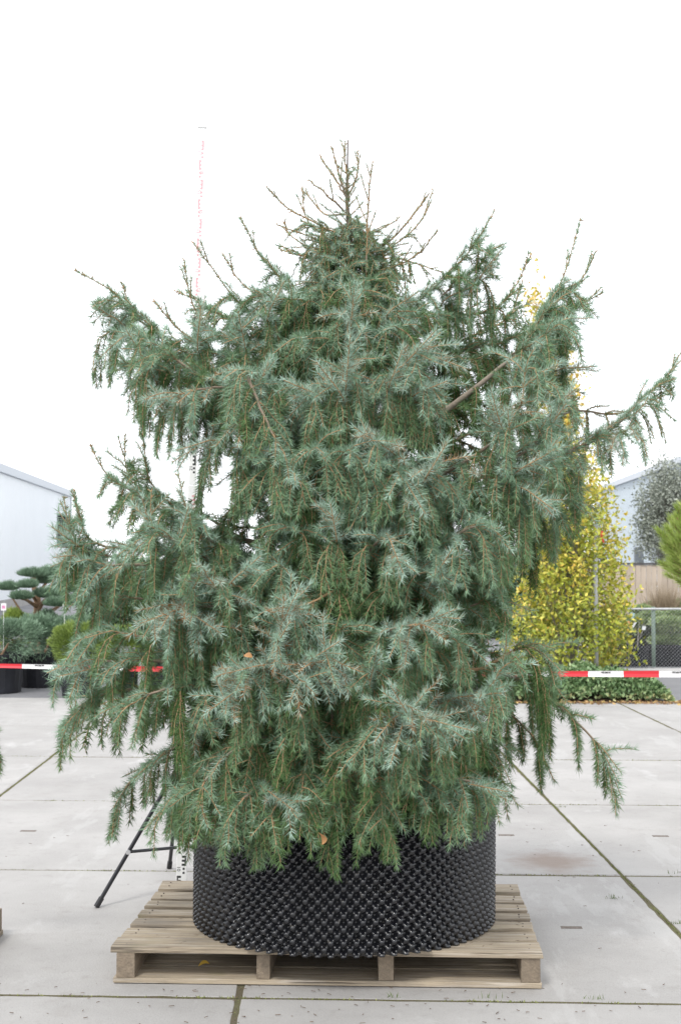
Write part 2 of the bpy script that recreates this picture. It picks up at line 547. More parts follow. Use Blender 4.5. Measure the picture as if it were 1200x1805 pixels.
# moss and short grass growing out of the long joints
def joint_growth():
    P = []; L = []; C = []
    def run(p, q, dens, hmax, wid, green):
        n = int(np.linalg.norm(np.array(q) - np.array(p)) * dens)
        t = RNG.random(n)
        x = p[0] + (q[0] - p[0]) * t; y = p[1] + (q[1] - p[1]) * t
        dx, dy = q[0] - p[0], q[1] - p[1]; l = math.hypot(dx, dy)
        cl = 0.5 + 0.5 * np.sin(t * l * 9 + p[0] * 7) * np.sin(t * l * 3.1 + p[1])
        keep = RNG.random(n) < np.clip(cl + green, 0.05, 1)
        o = RNG.uniform(-wid, wid, n)
        X = x - dy / l * o; Y = y + dx / l * o
        for a, b, k, c in zip(X, Y, keep, cl):
            if k:
                wx, wy = g2w(a, b)
                P.append((wx, wy, -0.0045)); L.append(hmax * random.uniform(0.4, 1.0) * (0.6 + 0.6 * c))
                C.append(random.random())
    for i in (-1, 0, 1, 2):
        run((i * SX, -2 * SY), (i * SX, 6 * SY - 1.6), {-1: 700, 0: 60, 1: 800, 2: 150}[i], 0.007, 0.005, {-1: .5, 0: 0.0, 1: .7, 2: .1}[i])
    for j in (0, 1, 2, 3):
        run((-3 * SX, j * SY), (3 * SX, j * SY), 250, 0.014, 0.003, 0.0)
    P = np.array(P); n = len(P)
    D = norm(np.stack([RNG.normal(0, .5, n), RNG.normal(0, .5, n), np.ones(n)], 1))
    V, Q = leaves_np(P, D, np.array(L), np.full(n, 0.0026))
    M = mat("moss", (0.08, 0.11, 0.03), 0.9, attr='tint', ramp_cols=[(0, (0.12, 0.12, 0.05)), (.6, (0.20, 0.23, 0.07)), (1, (0.30, 0.32, 0.12))])
    link("joint_moss", np_mesh("joint_moss", V, Q, C), M, kind="stuff", label="green moss and short grass in the joints between concrete slabs", cat="moss")
    # a few real grass tufts
    P = []; L = []
    for (px, py, k) in ((862, 1751, 9), (1052, 1752, 16), (1082, 1578, 26), (1192, 1622, 26), (1185, 1536, 8), (985, 1420, 20), (690, 1749, 12)):
        d = CAM_H * FPX / (py - 984.5)
        c = W(px, py, d)
        for _ in range(k):
            P.append((c[0] + random.gauss(0, .022), c[1] + random.gauss(0, .006), -0.008)); L.append(random.uniform(.015, .04))
    P = np.array(P); n = len(P)
    D = norm(np.stack([RNG.normal(0, .45, n), RNG.normal(0, .3, n), np.ones(n)], 1))
    V, Q = leaves_np(P, D, np.array(L), np.full(n, 0.0013))
    link("grass_tufts", np_mesh("grass_tufts", V, Q, RNG.random(n)), mat("grass", (0.1, 0.15, 0.03), 0.8, var=.3), kind="stuff", label="thin grass tufts sprouting from the slab joints", cat="grass")
joint_growth()

# needle litter and bits of twig on the slabs
def litter():
    n = 130
    X = np.concatenate([RNG.uniform(-1.9, 2.0, n), RNG.normal(0.0, 0.8, n)]); Y = np.concatenate([RNG.uniform(5.0, 10.5, n), RNG.uniform(5.05, 5.75, n)])
    n = 2 * n
    a = RNG.uniform(0, 2 * np.pi, n)
    D = np.stack([np.cos(a), np.sin(a) * .8, np.zeros(n)], 1); D = norm(D)
    L = RNG.uniform(.005, .022, n)
    P = np.stack([X, Y, np.full(n, 0.0045)], 1)
    s = np.cross(D, [[0, 0, 1]]) * RNG.uniform(.0006, .0016, n)[:, None]
    e = P + D * L[:, None]
    V = np.stack([P - s, P + s, e + s, e - s, ], 1)
    V2 = V.copy(); V2[:, :, 2] += 0.0016
    VV = np.concatenate([V, V2], 1).reshape(-1, 3)
    b = (np.arange(n) * 8)[:, None]
    Q = np.concatenate([b + np.array([[4, 5, 6, 7]]), b + np.array([[0, 1, 5, 4]]), b + np.array([[1, 2, 6, 5]]), b + np.array([[2, 3, 7, 6]]), b + np.array([[3, 0, 4, 7]])], 0)
    link("twig_litter", np_mesh("twig_litter", VV, Q), mat("dead_twig", (0.12, 0.08, 0.05), 0.9, var=.4, scale=3), kind="stuff", label="dry needles and twig bits scattered on the concrete slabs", cat="litter")
litter()

# ================================================================== PALLET
def make_pallet():
    root = empty("wooden_pallet", (-0.057, 5.70, 0), R(-2.6))
    hw = 0.843
    zt = 0.142
    # bottom boards run left-right
    y = -0.005
    for (yy, w) in ((0.0, .17), (0.185, .17), (0.56, .14), (0.93, .14), (1.14, .14)):
        MB().box(-hw, hw, yy, yy + w, 0.002, 0.022, .0015).build("bottom_board", M_wood, root, bevel=.002)
    for (xa, xb) in ((-hw + .012, -hw + .085), (-.275, -.222), (.205, .265), (hw - .08, hw - .004)):
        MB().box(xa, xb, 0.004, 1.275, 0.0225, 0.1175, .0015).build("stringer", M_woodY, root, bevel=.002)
    ys = [0, .176, .355, .517, .668, .826, 1.02, 1.24]
    for k in range(7):
        a = ys[k]; w = (.15, .128, .112, .106, .112, .13, .16)[k]; dz = random.uniform(-.0015, .002); sk = random.uniform(-.004, .004)
        over = .0 if k else .010
        b = MB()
        # plank with slightly wavy edges
        n = 10
        vs = []
        for z in (0.118, 0.118 + .024):
            for (yy) in (a, a + w):
                for i in range(n):
                    t = i / (n - 1)
                    x = -hw - over + random.uniform(-.004, .004) * (i in (0, n - 1)) + t * (2 * hw + 1.6 * over)
                    if i == n - 1: x += random.uniform(-.005, .003)
                    vs.append((x, yy + sk * (t - .5) * 2 + random.gauss(0, .0016), z + dz * (z > .13) + random.gauss(0, .0008) + (.0008 * math.sin(t * 5 + k))))
        b.v = vs
        for i in range(n - 1):
            q = lambda l, e, i: l * 2 * n + e * n + i
            b.f += [(q(1, 0, i), q(1, 0, i + 1), q(1, 1, i + 1), q(1, 1, i)), (q(0, 0, i), q(0, 1, i), q(0, 1, i + 1), q(0, 0, i + 1)),
                    (q(0, 0, i), q(0, 0, i + 1), q(1, 0, i + 1), q(1, 0, i)), (q(0, 1, i + 1), q(0, 1, i), q(1, 1, i), q(1, 1, i + 1))]
        b.f += [(q(0, 0, 0), q(1, 0, 0), q(1, 1, 0), q(0, 1, 0)), (q(0, 0, n - 1), q(0, 1, n - 1), q(1, 1, n - 1), q(1, 0, n - 1))]
        pl = b.build("deck_board", M_wood, root, bevel=.003)
        nl = MB()
        for xx in (-hw + .05, -.25, .235, hw - .04):
            for yy in (a + w * .3, a + w * .7):
                nl.lathe([(0.0035, .141), (.0035, .1445), (.0001, .1447)], 6, xx + random.uniform(-.006, .006), yy)
        nl.build("nail_heads", M_slot, pl, kind="stuff")
    return root
pallet = make_pallet()
tag(pallet, "weathered wooden pallet with slatted deck under the big black pot", "pallet", "wooden pallets on the yard")

def copy_tree(o, parent=None):
    c = o.copy(); COL.objects.link(c); c.parent = parent
    for ch in list(o.children): copy_tree(ch, c)
    return c
p2 = copy_tree(pallet)
p2.location = (-2.395, 5.23, 0); p2.rotation_euler.z = R(-2)
p2["label"] = "grey pallet cut off by the left edge of the photo"

def deck_litter():
    n = 90
    P = np.stack([RNG.uniform(-.8, .8, n), RNG.uniform(0, .5, n) ** 1.0, np.full(n, .1435)], 1)
    a = RNG.uniform(0, 2 * np.pi, n); D = np.stack([np.cos(a), np.sin(a), RNG.uniform(0, .15, n)], 1)
    V, Q = leaves_np(P, norm(D), RNG.uniform(.012, .04, n), np.full(n, .0011))
    o = link("needle_litter", np_mesh("needle_litter", V, Q), mat("dry_needles", (.16, .11, .07), .9, var=.4, scale=30), None, kind="stuff", label="dry needles lying on the deck boards of the pallet", cat="litter")
    o.location = pallet.location; o.rotation_euler = pallet.rotation_euler
deck_litter()

# ================================================================== AIR POT
POTC = np.array([0.012, 6.205]); POTR = 0.630; PZ0 = 0.143; PZ1 = 0.745
def air_pot():
    root = empty("plant_pot", (POTC[0], POTC[1], PZ0), 0, label="large round black plastic pot with studded dimpled wall on the pallet", cat="plant pot")
    ncell = 80                     # peaks round each row
    nu = ncell * 8
    rowh = 0.0262
    H = PZ1 - PZ0
    nv = int(H / 0.0052)
    th = np.linspace(0, 2 * np.pi, nu, endpoint=False)
    z = np.linspace(0, H, nv + 1)
    TH, Z = np.meshgrid(th, z)
    h = np.cos(TH * ncell) * 1.0
    u = TH * ncell            # period 2pi per peak
    v = Z / rowh * np.pi
    e = np.cos(u / 1.0) * 0
    # egg-crate lattice: a peak where column and row parity agree, a pit where they differ
    # work out distances to the nearest stud axis for a conical profile
    a = 2 * np.pi * POTR / ncell
    X = TH * POTR
    def dist(offx, offz):
        dx = (X / a + offx) % 1.0; dx = np.minimum(dx, 1 - dx) * a
        dz = (Z / (2 * rowh) + offz) % 1.0; dz = np.minimum(dz, 1 - dz) * 2 * rowh
        return np.sqrt(dx ** 2 + dz ** 2)
    dp = np.minimum(dist(0, 0), dist(.5, .5))
    dn = np.minimum(dist(.5, 0), dist(0, .5))
    r0 = 0.0205
    hp = np.clip(1 - dp / r0, 0, 1); hn = np.clip(1 - dn / r0, 0, 1)
    hp = np.clip(1 - (dp / r0) ** 2, 0, 1)      # rounded studs
    hp = np.where(dp < 0.0030, 0.62, hp)        # with an open tip
    rr = POTR + 0.019 * hp - 0.022 * hn
    rim = np.clip((Z - (H - 0.012)) / 0.004, 0, 1)
    rr = rr * (1 - rim) + (POTR + 0.004) * rim
    # the sheet is pulled a little out of true
    rr = rr + 0.004 * np.sin(3 * TH + .8) + 0.003 * np.sin(5 * TH + Z * 3)
    V = np.stack([rr * np.cos(TH), rr * np.sin(TH), Z], -1).reshape(-1, 3)
    i = np.arange(nv)[:, None] * nu; k = np.arange(nu)[None, :]; k2 = (k + 1) % nu
    Q = np.stack([i + k, i + k2, i + nu + k2, i + nu + k], -1).reshape(-1, 4)
    me = np_mesh("studded_wall", V, Q, smooth=True)
    o = link("studded_wall", me, M_pot, root)
    o.location.z = 0.003
    s = MB()
    s.lathe([(POTR - .02, H - .10), (POTR * .7, H - .06), (POTR * .3, H - .05), (.001, H - .045)], 40)
    s.build("soil", M_soil, root, smooth=True)
    b = MB().lathe([(.001, .002), (POTR - .02, .002), (POTR - .02, .012), (.001, .012)], 48)
    b.build("base", M_pot, root)
    return root
air_pot()

# ================================================================== WEEPING BLUE SPRUCE
spruce = empty("weeping_spruce", (POTC[0], POTC[1], PZ1 - .05), 0, label="tall weeping blue spruce with drooping needle curtains growing in the studded black pot", cat="spruce tree")
SO = np.array([POTC[0], POTC[1], PZ1 - .05])
TY = 6.25

class Limb:
    def __init__(s): s.poly = []      # entries: (P(K,3), r0, r1, age, needledens, nlen, tint)
    def add(s, P, r0, r1, age, dens, nl, tint, ang=54): s.poly.append((P, r0, r1, age, dens, nl, tint, ang))

TRI = [0]
ND = 760.0
HANG = 1.05
def emit(limb, root, origin, name="branch"):
    groups = {}
    for e in limb.poly:
        groups.setdefault(len(e[0]), []).append(e)
    VW = []; QW = []; AW = []; nW = 0
    VN = []; QN = []; AN = []; nN = 0
    for K, es in groups.items():
        P = np.array([e[0] for e in es])
        r0 = np.array([e[1] for e in es]); r1 = np.array([e[2] for e in es])
        t = np.linspace(0, 1, K)[None, :]
        Rr = r0[:, None] * (1 - t) + r1[:, None] * t
        d = P[:, -1] - P[:, 0]
        d2 = P[:, K // 2] - P[:, 0]
        ref = np.cross(d2, d)
        bad = np.linalg.norm(ref, axis=1) < 1e-6
        ref[bad] = np.cross(d[bad], [[0.3, 0.2, 1.0]]) if bad.any() else ref[bad]
        ref = norm(ref + 1e-9)
        sides = 7 if K > 12 else 3
        V, Q = polylines_tubes(P, Rr, ref, sides)
        VW.append(V); QW.append(Q + nW); nW += len(V)
        AW.append(np.repeat(np.array([e[3] for e in es]), (K - 1) * sides))
        dens = np.array([e[4] for e in es]); nl = np.array([e[5] for e in es]); ti = np.array([e[6] for e in es])
        ymean = P[:, :, 1].mean(1)
        far = ymean > TY + 0.12
        for mask, w, dm in ((~far, 0.00108, 1.0), (far, 0.0023, 0.36)):
            if mask.any():
                r = needle_cloud(P[mask], dens[mask] * dm, nl[mask], ti[mask], ref[mask], width=w)
                if r:
                    VN.append(r[0]); QN.append(r[1] + nN); nN += len(r[0]); AN.append(r[2])
    V = np.concatenate(VW) - origin
    Q = np.concatenate(QW)
    ow = link(name, np_mesh(name, V, Q, np.concatenate(AW), smooth=True), M_bark, root)
    if VN:
        V = np.concatenate(VN) - origin; Q = np.concatenate(QN)
        TRI[0] += len(Q)
        link("needles", np_mesh("needles", V, Q, np.concatenate(AN)), M_needle, ow, kind="stuff")
    return ow

DOWN = np.array([0, 0, -1.0]); UP = -DOWN
def droop_line(p, d0, L, g0, g1, K, wob=0.08):
    """stem that starts along d0 and is pulled to hang down"""
    pts = [p.copy()]
    d = d0 / np.linalg.norm(d0)
    for i in range(K - 1):
        t = (i + 0.5) / (K - 1)
        g = g0 + (g1 - g0) * min(1, t * 2.2)
        dd = d * (1 - g) + DOWN * g + RNG.normal(0, wob, 3)
        dd /= np.linalg.norm(dd)
        pts.append(pts[-1] + dd * L / (K - 1))
    return np.array(pts)

def branchlet(limb, p, d0, L, g, tint, nl=0.033, dens=ND, twigs=True, brown=False, slow=1.5):
    """a drooping flat spray: one stem with side twigs fanned to both sides, facing away from the trunk"""
    pts = [p.copy()]; d = d0 / np.linalg.norm(d0); K = 6
    for i in range(K - 1):
        t = (i + .5) / (K - 1)
        gg = g * min(1, .12 + t * slow)
        dd = d * (1 - gg) + DOWN * gg + RNG.normal(0, .035, 3)
        pts.append(pts[-1] + dd / np.linalg.norm(dd) * L / (K - 1))
    P = np.array(pts)
    limb.add(P, 0.0032, 0.0018, random.uniform(.7, 1.0), dens, nl, 0.985 if brown else tint)
    if not twigs: return
    out = np.array([p[0] - AX[0], p[1] - AX[1], .35]); out /= np.linalg.norm(out)
    out = out + RNG.normal(0, .28, 3)
    seg = np.diff(P, axis=0)
    m = max(2, int(L / 0.040)); sg = random.choice((-1, 1))
    for k in range(m):
        s = (k + .7 + random.uniform(-.25, .25)) / m
        if s > .95 or s < .06: continue
        q = s * (K - 1); i = int(q)
        base = P[i] + seg[i] * (q - i)
        t = seg[i] / np.linalg.norm(seg[i])
        side = np.cross(t, out); side /= max(np.linalg.norm(side), 1e-6)
        sg = -sg
        d = t * .9 + side * sg * random.uniform(.36, .62) + out * random.uniform(-.1, .2)
        l = random.uniform(.75, 1.1) * min(.22, .06 + .66 * L * (1 - s) ** .8 * (.5 + .5 * min(1, s * 3)))
        if l < .03: continue
        Pt = droop_line(base, d, l, .05, .92 * g, 3, .03)
        limb.add(Pt, 0.0024, 0.0015, random.uniform(.75, 1.0), dens, nl * random.uniform(.85, 1.05), 0.985 if brown else tint + random.uniform(-.09, .1))

AX = np.array([POTC[0], 6.25])
def grow(pts, hang=.34, s0=.22, bare=0.0, gla=.35, r=.014, step=.066, width=1.0, root=None, origin=None, g=.93, nl=.035, puff=.5, tipfan=True, minh=None, world=False, browns=0.0, dens=ND, age=0.15, cover=1.0, cover_top=.6, nude=0.0):
    """one limb: pts = (px, py, dy) with dy measured from the trunk (negative = nearer)"""
    root = root or spruce
    origin = SO if origin is None else origin
    C = np.array(pts, float) if world else np.array([W(a, b, TY + c) for a, b, c in pts])
    n = 26
    P = catmull(C, n)
    P += np.cumsum(RNG.normal(0, .0016, (n, 3)), 0)
    seg = np.diff(P, axis=0); sl = np.linalg.norm(seg, axis=1); cum = np.concatenate([[0], np.cumsum(sl)]); LT = cum[-1]
    limb = Limb()
    def at(s):
        d = s * LT
        i = min(np.searchsorted(cum, d) - 1, n - 2); i = max(i, 0)
        f = (d - cum[i]) / max(sl[i], 1e-6)
        return P[i] + seg[i] * f, seg[i] / sl[i]
    # the needle-covered outer end of the limb itself
    i0 = int(n * max(s0, 1 - (bare + .30) / LT)) if LT > .35 else int(n * .3)
    i0 = min(max(i0, 1), n - 5)
    if bare > 0:
        for q in range(int(bare / .022)):
            i = n - 1 - int(q * .022 / (LT / n)); 
            if i < 2: break
            t_ = norm(P[i] - P[i - 1]); e_ = norm(t_ * .8 + RNG.normal(0, .5, 3)) * random.uniform(.010, .018)
            limb.add(np.array([P[i], P[i] + e_ * .6, P[i] + e_]), .0034, .0016, .8, 0, .02, 0)
    limb.add(catmull(P[:i0 + 1], 18), r * .72, 0.0042, age, 0, .02, 0)
    tipP = P[i0:]
    K = 8
    idx = np.linspace(0, len(tipP) - 1, K).astype(int)
    if bare > 0:
        limb.add(tipP[idx], .0044, .0020, .85, dens * .85, nl * .68, min(gla + .12, .8))
    else:
        limb.add(tipP[idx], .0048, .0024, .85, dens * 1.1, nl, min(gla + .3, .92))
    d = LT * s0
    sgn = 1
    while d < LT * 0.985:
        s = d / LT
        p, t = at(s)
        rem = LT - d
        side = np.cross(t, UP); 
        if np.linalg.norm(side) < .2: side = np.array([math.cos(d * 40), math.sin(d * 40), 0])
        side /= np.linalg.norm(side)
        sgn = -sgn
        env = min(1.0, .30 + rem / .42) * min(1.0, .55 + (s - s0) / .25)
        inbare = rem < bare
        if random.random() > cover:
            d += step; continue
        if inbare:
            # short upswept side shoots on the naked leader
            if random.random() < .55:
                dd = t * .75 + side * sgn * .55 * width + UP * .25
                l = random.uniform(.05, .12) * min(1, rem / .1)
                P4 = droop_line(p, dd, l, -.05, -.18, 4, .05)
                limb.add(P4, .0030, .0018, .9, dens * .85, nl * .68, min(gla + .1, .8))
            d += step * 1.3
            continue
        L = hang * HANG * env * random.choice((random.uniform(.45, .8), random.uniform(.7, 1.35)))
        if rem < .24 and bare == 0:
            # outer spray: stiffer, paler shoots
            if tipfan:
                for q_ in range(2):
                    dd = t * random.uniform(.4, .9) + side * sgn * (1 if q_ else -1) * random.uniform(.3, .9) + UP * random.uniform(-.25, .45)
                    P4 = droop_line(p, dd + RNG.normal(0, .2, 3), random.uniform(.09, .19), 0, .35, 5, .04)
                    limb.add(P4, .0030, .0018, .9, dens * 1.05, nl * 1.02, min(gla + random.uniform(.22, .42), .92))
            branchlet(limb, p, t * random.uniform(.2, .9) + side * sgn * random.uniform(.2, .9) + UP * random.uniform(-.5, .2), max(L, .16) * .9, g * random.uniform(.55, 1), gla + random.uniform(-.05, .2), nl, dens)
        else:
            dd = side * sgn * random.uniform(.5, 1.0) * width + t * random.uniform(.2, .7) + UP * random.uniform(-.1, .25)
            if minh is not None and p[2] - L * .9 < minh: L = max(.06, (p[2] - minh) / .9)
            br = random.random() < browns
            gg = g
            if random.random() < puff:          # stiffer sprays that stand off the limb before they sag
                gg = g * random.uniform(.45, .7); L = min(L, .30) * random.uniform(.75, 1.0)
                dd = side * sgn * random.uniform(.4, 1.0) * width + t * random.uniform(.5, 1.0) + UP * random.uniform(-.1, .4)
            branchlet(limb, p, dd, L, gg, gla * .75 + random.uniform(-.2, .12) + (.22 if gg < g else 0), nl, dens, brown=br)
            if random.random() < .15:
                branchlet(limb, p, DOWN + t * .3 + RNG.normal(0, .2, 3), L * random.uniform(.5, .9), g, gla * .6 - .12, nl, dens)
            if s > nude and random.random() < cover_top:      # young shoots on top of the limb hide its wood
                for sg in (1, -1):
                    P4 = droop_line(p, t * random.uniform(.5, 1) + side * sg * random.uniform(.2, .8) + UP * random.uniform(.1, .7), random.uniform(.06, .13), 0, .3, 4, .05)
                    limb.add(P4, .0028, .0018, .9, dens, nl, min(gla + random.uniform(.05, .3), .92))
        d += step * random.uniform(.75, 1.25)
    return emit(limb, root, origin)

# trunk
tb = [W(604, 1400, TY)]
for (px, py) in ((606, 1250), (603, 1100), (607, 950), (604, 800), (609, 650), (613, 520), (617, 430), (611, 350), (612, 300), (613, 247)):
    tb.append(W(px, py, TY))
tp = catmull(tb, 60)
rad = np.interp(np.linspace(0, 1, 60), [0, .15, .5, .72, .82, .9, 1], [.062, .05, .032, .012, .0055, .004, .003])
MB().tube([tuple(p - SO) for p in tp], list(rad), 10).build("trunk", mat("trunk_bark", (0.15, 0.115, 0.09), .95, var=.35, scale=20, bump=.8, bscale=40), spruce, smooth=True)

# --- open upswept crown: thin bare shoots above a dense skirt
top = [
 ([(613, 330, 0), (612, 290, 0), (613, 247, 0)], .12),
 ([(610, 350, 0), (596, 300, -.03), (583, 264, -.05)], .3),
 ([(610, 345, 0), (588, 312, .05), (568, 278, .08)], .3),
 ([(612, 350, 0), (628, 310, 0), (631, 270, .02)], .3),
 ([(606, 372, 0), (580, 345, -.08), (548, 322, -.12)], .25),
 ([(606, 378, 0), (575, 380, .05), (547, 352, .08), (535, 336, .1)], .3),
 ([(646, 480, -.12), (646, 400, -.16), (648, 340, -.18), (652, 297, -.2)], .42),
 ([(612, 420, 0), (560, 395, -.1), (510, 370, -.2), (473, 332, -.24)], .3),
 ([(612, 440, 0), (590, 430, .1), (545, 395, .15), (535, 360, .15), (534, 337, .15)], .2),
 ([(612, 450, 0), (565, 430, -.05), (525, 415, -.1), (487, 403, -.12)], .2),
 ([(612, 460, 0), (550, 440, .1), (510, 410, .2), (505, 388, .2)], .2),
 ([(612, 480, 0), (560, 460, .15), (510, 450, .25), (492, 443, .3)], .14),
 ([(615, 440, 0), (640, 420, .05), (680, 400, .1), (700, 385, .12)], .15),
 ([(615, 470, 0), (680, 430, -.1), (715, 390, -.15), (749, 344, -.18)], .3),
 ([(615, 480, 0), (700, 435, 0), (745, 395, .05), (765, 343, .08)], .28),
 ([(615, 490, 0), (690, 470, -.1), (740, 440, -.15), (772, 400, -.2)], .26),
 ([(615, 470, 0), (690, 455, .2), (750, 470, .3), (778, 477, .35)], .12),
]
for i, (p, b) in enumerate(top):
    grow(p, hang=.13 if i > 5 else .05, s0=.15 if i > 5 else .35, bare=b, gla=.5, r=.0065, step=.036, nl=.019, width=.8)
lead = Limb()
for q in range(5):
    lead.add(catmull([W(612 + q, 500 - q * 36, TY), W(612, 480 - q * 36, TY), W(612, 462 - q * 36, TY)], 4), .004, .004, .8, 1100, .026, .45)
for q in range(26):
    b_ = W(612, 470 - q * 6.5, TY); a_ = q * 2.4
    lead.add(droop_line(b_, np.array([math.cos(a_), math.sin(a_), .9]), random.uniform(.05, .10), -.05, .0, 4, .05), .0030, .0018, .9, 640, .020, .55)
emit(lead, spruce, SO)
# skirt just below the tip
for k in range(26):
    a = k * 2.4; rr = .05 + .23 * (k / 25.0) ** 1.1
    py = 410 + k * 6
    c = W(613, py, TY)
    grow([c, c + np.array([math.cos(a) * rr * .6, math.sin(a) * rr * .6, .04]), c + np.array([math.cos(a) * rr, math.sin(a) * rr, .03 - .04 * k / 25])], world=True,
         hang=.10 + .15 * k / 25, s0=.12, gla=.42, r=.006, step=.034, nl=.021)

